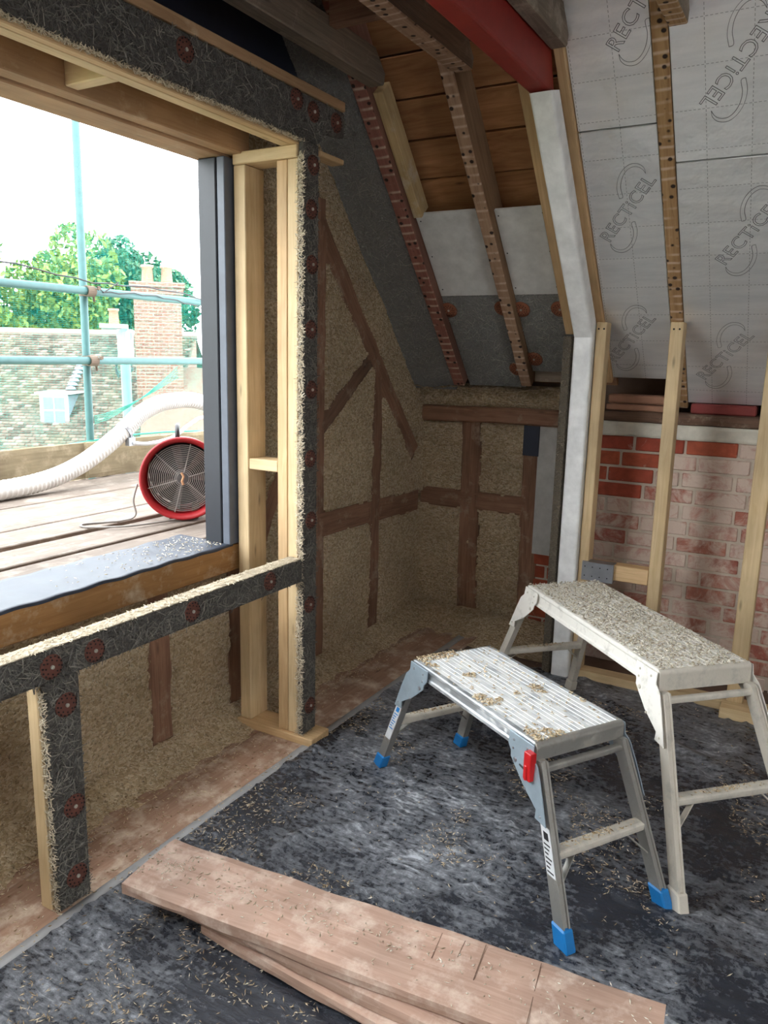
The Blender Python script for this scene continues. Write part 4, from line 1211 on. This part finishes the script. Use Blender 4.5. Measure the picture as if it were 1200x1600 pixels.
# hose
def catmull(pts, n=8):
    out = []
    P = [Vector(p) for p in pts]; P = [P[0] * 2 - P[1]] + P + [P[-1] * 2 - P[-2]]
    for i in range(1, len(P) - 2):
        for k in range(n):
            t = k / n
            out.append(.5 * ((2 * P[i]) + (-P[i - 1] + P[i + 1]) * t + (2 * P[i - 1] - 5 * P[i] + 4 * P[i + 1] - P[i + 2]) * t * t + (-P[i - 1] + 3 * P[i] - 3 * P[i + 1] + P[i + 2]) * t ** 3))
    out.append(P[-2]); return out
hpts = catmull([(-3.75, .8, .80), (-3.76, 1.6, .80), (-3.78, 2.3, .80), (-3.80, 2.76, .812), (-3.80, 3.06, .885), (-3.80, 3.36, 1.04), (-3.80, 3.55, 1.165), (-3.80, 3.78, 1.225), (-3.78, 4.1, 1.20), (-3.6, 4.6, .98), (-3.4, 5.0, .82)], 40)
b = BM(); b.tube(hpts, .052, 18, 0, None, True, lambda i: .054 if i % 3 else .049)
tag(b.obj('ribbed_hose', HOSEW, None, False, 0, True), 'white ribbed ventilation hose arching over the deck', 'hose')
b = BM(); b.tube(catmull([(-3.74, 3.40, .985), (-3.72, 3.52, .975), (-3.70, 3.70, 1.0), (-3.70, 3.86, 1.075), (-3.70, 4.02, 1.115), (-3.65, 4.4, 1.08)], 10), .013, 10)
tag(b.obj('thin_pipe', plain('pale_grey_pipe', (.60, .62, .64), .5), None, False, 0, True), 'thin pale pipe clipped to the ribbed hose', 'pipe')
b = BM(); M_, L_ = axes((-3.80, 3.38, 1.05), (-3.80, 3.41, 1.07)); b.lathe([(.054, 0), (.060, 0), (.060, .02), (.054, .02)], 20, 0, M_ @ Matrix.Rotation(math.pi / 2, 4, 'Y'), True); b.box((-3.77, 3.37, .97), (-3.735, 3.42, 1.02))
tag(b.obj('hose_clip', METAL), 'grey clip band around the ribbed hose', 'clip')

# fan
fan = empty('ventilation_fan', (-2.695, 2.755, DZ), math.radians(44))
tag(fan, 'red portable ventilation fan with wire grille on the deck', 'fan')
FC = .205
MF = Matrix.Translation((0, 0, FC)) @ Matrix.Rotation(math.pi / 2, 4, 'X')   # lathe +Z -> -Y (toward the room)
def fp(name, b, mat, smooth=False): return b.obj(name, mat, fan, True, 0, smooth)
b = BM(); b.lathe([(.192, .0), (.203, .006), (.203, .014), (.196, .020), (.186, .014), (.174, -.02), (.168, -.06), (.168, -.22), (.176, -.235), (.182, -.235), (.182, -.06), (.186, -.03)], 56, 0, MF, True)
fp('shell', b, FANRED, True)
b = BM()
for i in range(16):
    r = .030 + i * .0088; zz = -.012 + .010 * (1 - (r / .17) ** 2)
    ring = [(r * math.cos(2 * math.pi * k / 40), r * math.sin(2 * math.pi * k / 40), zz) for k in range(41)]
    b.tube(ring, .0017, 5, 0, MF, False)
g = fp('grille', b, WIRE)
for k in range(6):
    a = 2 * math.pi * k / 6 + .28
    s = BM(); s.tube([(.028 * math.cos(a), .028 * math.sin(a), .0), (.172 * math.cos(a), .172 * math.sin(a), -.012)], .0022, 6, 0, MF)
    s.obj('spoke', WIRE, g, True)
b = BM(); b.lathe([(.0001, -.028), (.025, -.030), (.040, -.040), (.040, -.085), (.0001, -.085)], 24, 0, MF); fp('hub', b, plain('hub_grey', (.20, .19, .19), .5), True)
b = BM(); b.tube([(-.006, .03, .004), (.004, .01, .005), (-.004, -.012, .005), (.002, -.03, .004)], .006, 6, 0, MF); fp('hub_mark', b, plain('hub_rust_mark', (.55, .30, .16), .7))
for k in range(7):
    a = 2 * math.pi * k / 7
    s = BM(); Mk = MF @ Matrix.Rotation(a, 4, 'Z') @ Matrix.Translation((0, 0, -.06)) @ Matrix.Rotation(.6, 4, 'X')
    s.prism([(.038, -.012, 0), (.10, -.024, 0), (.155, -.028, 0), (.158, .020, 0), (.10, .018, 0), (.038, .010, 0)], (0, 0, .003), 0, Mk)
    fp('blade', s, FANBL)
b = BM(); b.lathe([(.0001, -.20), (.06, -.20), (.06, -.10), (.0001, -.10)], 20, 0, MF); fp('motor', b, FANDK, True)
b = BM(); b.lathe([(.0001, -.222), (.167, -.222), (.167, -.226), (.0001, -.226)], 32, 0, MF); fp('rear_guard', b, FANDK)
b = BM(); b.tube([(-.02, .03, FC + .185), (-.02, .03, FC + .225), (-.02, .06, FC + .245), (-.02, .15, FC + .245), (-.02, .18, FC + .225), (-.02, .18, FC + .185)], .011, 8); fp('handle', b, BLACKPL, True)
for s in (-1, 1):
    b = BM(); b.prism([(s * .05 - .02, .03, .0), (s * .05 + .02, .03, .0), (s * .06 + .016, .03, .06), (s * .06 - .016, .03, .06)], (0, .14, 0)); fp('foot', b, RUST)
b = BM(); zc = DZ + .006
b.tube(catmull([(-2.86, 2.62, DZ + .18), (-2.87, 2.60, DZ + .10), (-2.86, 2.60, DZ + .03), (-2.90, 2.55, zc), (-2.98, 2.40, zc), (-2.92, 2.36, zc), (-2.80, 2.46, zc), (-2.74, 2.60, zc), (-2.70, 2.80, zc)], 8), .005, 8)
tag(b.obj('power_cable', CABLE, None, False, 0, True), 'grey power cable looped on the deck beside the red fan', 'cable')

# ================================================================== OUTSIDE: NEIGHBOURING ROOFS AND TREES
def at_ang(deg, dist, z):
    """bearing left of +Y"""
    a = math.radians(deg); return Vector((-math.sin(a) * dist, math.cos(a) * dist, z))
hs = empty('tiled_house', (-17, 13, -4)); tag(hs, 'neighbouring house with a long weathered clay tile roof', 'house')
# ridge from bearing 62 to 40, roof faces the room
rc = Vector((-18.2, 14.6, 1.95)); rd = Vector((.86, .51, 0)).normalized(); fr_ = Vector((rd.y, -rd.x, 0)).normalized()
if fr_.dot(Vector((18, -14, 0))) < 0: fr_ = -fr_
dn = (fr_ * .80 + Vector((0, 0, -.60))).normalized(); nr = Vector((0, 0, 1)).cross(rd); nr = dn.cross(rd).normalized()
if nr.z < 0: nr = -nr
V = []; F = []
tw, tl = .17, .105
for i in range(62):
    for j in range(-48, 40):
        if j > 18 + i * .0 : continue
        o_ = rc + rd * (j * tw + (.085 if i % 2 else 0)) + dn * (i * tl)
        wob = R.uniform(-.006, .006)
        c = [o_, o_ + rd * (tw - .012), o_ + rd * (tw - .012) + dn * (tl + .03) + nr * (.036 + wob), o_ + dn * (tl + .03) + nr * (.036 + wob)]
        c2 = [c[3] - nr * .032, c[2] - nr * .032]
        b0 = len(V); V += [tuple(q) for q in c] + [tuple(q) for q in c2]
        F += [(b0, b0 + 1, b0 + 2), (b0, b0 + 2, b0 + 3), (b0 + 3, b0 + 2, b0 + 5), (b0 + 3, b0 + 5, b0 + 4)]
tl_o = link('roof_tiles', tri_mesh('roof_tiles', V, F), TILE, hs); tl_o['kind'] = 'stuff'
b = BM(); q0 = rc - rd * 8.2 - nr * .03; q1 = rc + rd * 3.35 - nr * .03
b.add([q0, q1, q1 + dn * 6.6, q0 + dn * 6.6, q0 - fr_ * 5 - Vector((0, 0, 3.4)), q1 - fr_ * 5 - Vector((0, 0, 3.4))], [(0, 1, 2, 3), (0, 4, 5, 1)]); b.obj('roof_deck', TILE, hs)
b = BM(); b.tube([rc - rd * 8.2 + Vector((0, 0, .02)), rc + rd * 3.4 + Vector((0, 0, .02))], .11, 10); b.obj('ridge', plain('ridge_tile', (.24, .20, .17), .9), hs)
b = BM(); e0 = q0 + dn * 6.4; e1 = q1 + dn * 6.4
b.add([e0, e1, e1 - Vector((0, 0, 5)), e0 - Vector((0, 0, 5))], [(0, 1, 2, 3)]); b.add([q1, q1 + dn * 6.6, q1 + dn * 6.6 - Vector((0, 0, 5)), q1 - Vector((0, 0, 9))], [(0, 1, 2, 3)]); b.obj('wall', FBRICK, hs)
# dormer on the roof
def on_roof(j, i, h=0): return rc + rd * j + dn * i + nr * h
dc = on_roof(.55, 3.0)
M = Matrix((rd, -fr_, Vector((0, 0, 1)))).transposed().to_4x4(); M.translation = dc
b = BM(); b.box((-.30, -.45, -.42), (.30, 1.2, .28), 0, M); dm = b.obj('dormer', LEAD, hs)
b = BM(); b.box((-.34, -.49, -.46), (.34, -.455, .32), 0, M); b.obj('window_frame', FWHITE, dm)
b = BM()
for (x0, x1) in ((-.25, -.02), (.02, .25)):
    for (z0, z1) in ((-.36, -.08), (-.04, .24)): b.box((x0, -.505, z0), (x1, -.492, z1), 0, M)
b.obj('window_pane', FGLASS, dm)
b = BM(); b.box((-.42, -.56, .32), (.42, 1.3, .37), 0, M); b.obj('dormer_roof', FWHITE, dm)
b = BM()
for i in range(7):
    b.lathe([(.001, .09), (.10, .06), (.13, 0), (.001, -.02)], 10, 0, Matrix.Translation(on_roof(.62, 2.2 - i * .16 + .2, .05)))
b.obj('hip_tile', LEAD, hs)
# skylight at left
M2 = Matrix((rd, dn, nr)).transposed().to_4x4(); M2.translation = on_roof(-2.3, 2.6, .04)
b = BM(); b.box((-.6, -.05, 0), (.6, .75, .05), 0, M2); sk = b.obj('skylight', FWHITE, hs)
b = BM(); b.box((-.5, .03, .05), (.5, .66, .06), 0, M2); b.obj('skylight_pane', plain('skylight_glass', (.30, .42, .52), .15), sk)

def chimney(c, w, d, z0, z1, rz, label, pots=2, mat=FBRICK):
    root = empty('chimney', (c[0], c[1], z0), rz); tag(root, label, 'chimney')
    h_ = z1 - z0
    b = BM(); b.box((-w / 2, -d / 2, 0), (w / 2, d / 2, h_)); b.obj('stack', mat, root, True)
    b = BM(); b.box((-w / 2 - .05, -d / 2 - .05, h_ - .28), (w / 2 + .05, d / 2 + .05, h_ - .12)); b.box((-w / 2 - .09, -d / 2 - .09, h_ - .12), (w / 2 + .09, d / 2 + .09, h_)); b.obj('capping', mat, root, True)
    for k in range(pots):
        b = BM(); b.lathe([(.14, 0), (.12, .35), (.15, .36), (.15, .42), (.10, .42)], 14, 0, Matrix.Translation(((k - (pots - 1) / 2) * .45, 0, h_))); b.obj('chimney_pot', TERRA, root, True, 0, True)
    return root
chimney((-14.6, 14.25), 1.10, .9, -1.0, 3.15, math.radians(45), 'broad brick chimney stack seen beyond the guard rails', 2)
ch = chimney((-17.7, 15.6), .55, .5, 0.5, 2.25, math.radians(45), 'small pale chimney on the tiled roof ridge', 1, plain('pale_render', (.26, .245, .225), .8))
# lower brick building at right of opening
lb = empty('brick_outhouse', (-12.0, 13.0, -4)); tag(lb, 'lower brick building with pinkish tiled roof behind the hose', 'building')
M3 = Matrix.Translation((-12.2, 14.0, 0)) @ Matrix.Rotation(math.radians(42), 4, 'Z')
b = BM(); b.box((-1.9, 0, -6), (6, 4, -.55), 0, M3); b.obj('wall', FBRICK, lb)
b = BM(); b.prism([(-2.0, -.25, -.7), (-2.0, 2.0, 1.15), (-2.0, 4.2, -.7)], (8, 0, 0), 0, M3); b.obj('roof', plain('pink_tile', (.15, .095, .07), .9, bumpn=12), lb)
# aerial
b = BM(); b.tube([(-13.9, 12.6, -.5), (-13.9, 12.6, 1.9)], .025, 8); b.obj
am = tag(b.obj('aerial_mast', LEAD), 'pale mast with a small dish in front of the broad chimney', 'aerial')
b = BM(); b.lathe([(.001, 0), (.10, .02), (.17, .06)], 20, 0, Matrix.Translation((-13.85, 12.5, 1.85)) @ Matrix.Rotation(math.pi / 2, 4, 'X') @ Matrix.Rotation(.6, 4, 'Y')); b.obj('dish', plain('dish_grey', (.16, .20, .22), .6), am)
b = BM(); b.box((-14.1, 12.5, 1.35), (-13.72, 12.62, 2.0)); b.obj('aerial_panel', FWHITE, am)
b = BM()
for k_ in range(3): b.tube([(-14.0 + .28 * math.cos(a_ * .5 + k_), 12.58, 1.1 + .06 * k_ + .22 * math.sin(a_ * .5 + k_)) for a_ in range(9)], .018, 6)
b.obj('coiled_cable', BLACKPL, am)

def tree(name, c, rx, rz_, zc, mat, label, n, trunk=True, seed=0, size=.19):
    root = empty(name, (c[0], c[1], -5)); tag(root, label, 'tree', 'trees beyond the roofs')
    rr = np.random.default_rng(seed)
    cl = []
    for _ in range(26):
        d_ = rr.normal(size=3); d_ /= np.linalg.norm(d_); k_ = rr.uniform(.25, .80)
        cl.append((np.array([c[0] + d_[0] * rx * k_, c[1] + d_[1] * rx * k_, zc + d_[2] * rz_ * k_]), rr.uniform(.22, .42)))
    P = []
    for i in range(n):
        cc, q = cl[rr.integers(len(cl))]
        d_ = rr.normal(size=3); d_ /= np.linalg.norm(d_)
        P.append(cc + d_ * np.array([rx, rx, rz_]) * q * rr.uniform(.75, 1.05))
    P = np.array(P); t = rr.normal(size=(n, 3)); t /= np.linalg.norm(t, axis=1, keepdims=True)
    s = rr.normal(size=(n, 3)); s = np.cross(t, s); s /= np.linalg.norm(s, axis=1, keepdims=True)
    a = size * rr.uniform(.5, 1.1, (n, 1))
    V = np.stack([P - t * a, P + s * a * .5, P + t * a, P - s * a * .5], 1).reshape(-1, 3)
    F = (np.arange(n)[:, None] * 4 + np.array([[0, 1, 2, 3]]))
    link('foliage', tri_mesh('foliage', V, F), mat, root)
    b = BM(); b.tube([(c[0], c[1], -5), (c[0], c[1], zc)], .3, 8, 0, None, True, lambda i: .35 if i == 0 else .12); b.obj('trunk', BARK, root)
tree('broad_tree', (-29.5, 19.0), 4.5, 3.4, 2.6, LEAF1, 'yellow green tree with a broad crown behind the tile roof', 13000, seed=1)
tree('broad_tree', (-27.3, 22.0), 2.6, 3.0, 3.4, LEAF1, 'yellow green tree with a tall top beside the upright tube', 8000, seed=2)
tree('dark_tree', (-26.0, 25.0), 2.6, 2.8, 3.6, LEAF2, 'dark green rounded tree behind the broad chimney', 9500, seed=3)
tree('broad_tree', (-21.5, 28.5), 3.2, 3.0, 3.2, LEAF1, 'light green tree close to the black jamb board', 9000, seed=4)
tree('broad_tree', (-36, 17.5), 5.0, 3.2, 2.4, LEAF2, 'distant dark tree beyond the far end of the tile roof', 9000, seed=5)
gd = bx('garden_ground', (-90, -60, -5.2), (-4.9, 90, -5.0), LAWN, None, 0); tag(gd, 'dull green ground far below the scaffold', 'ground', kind='structure')
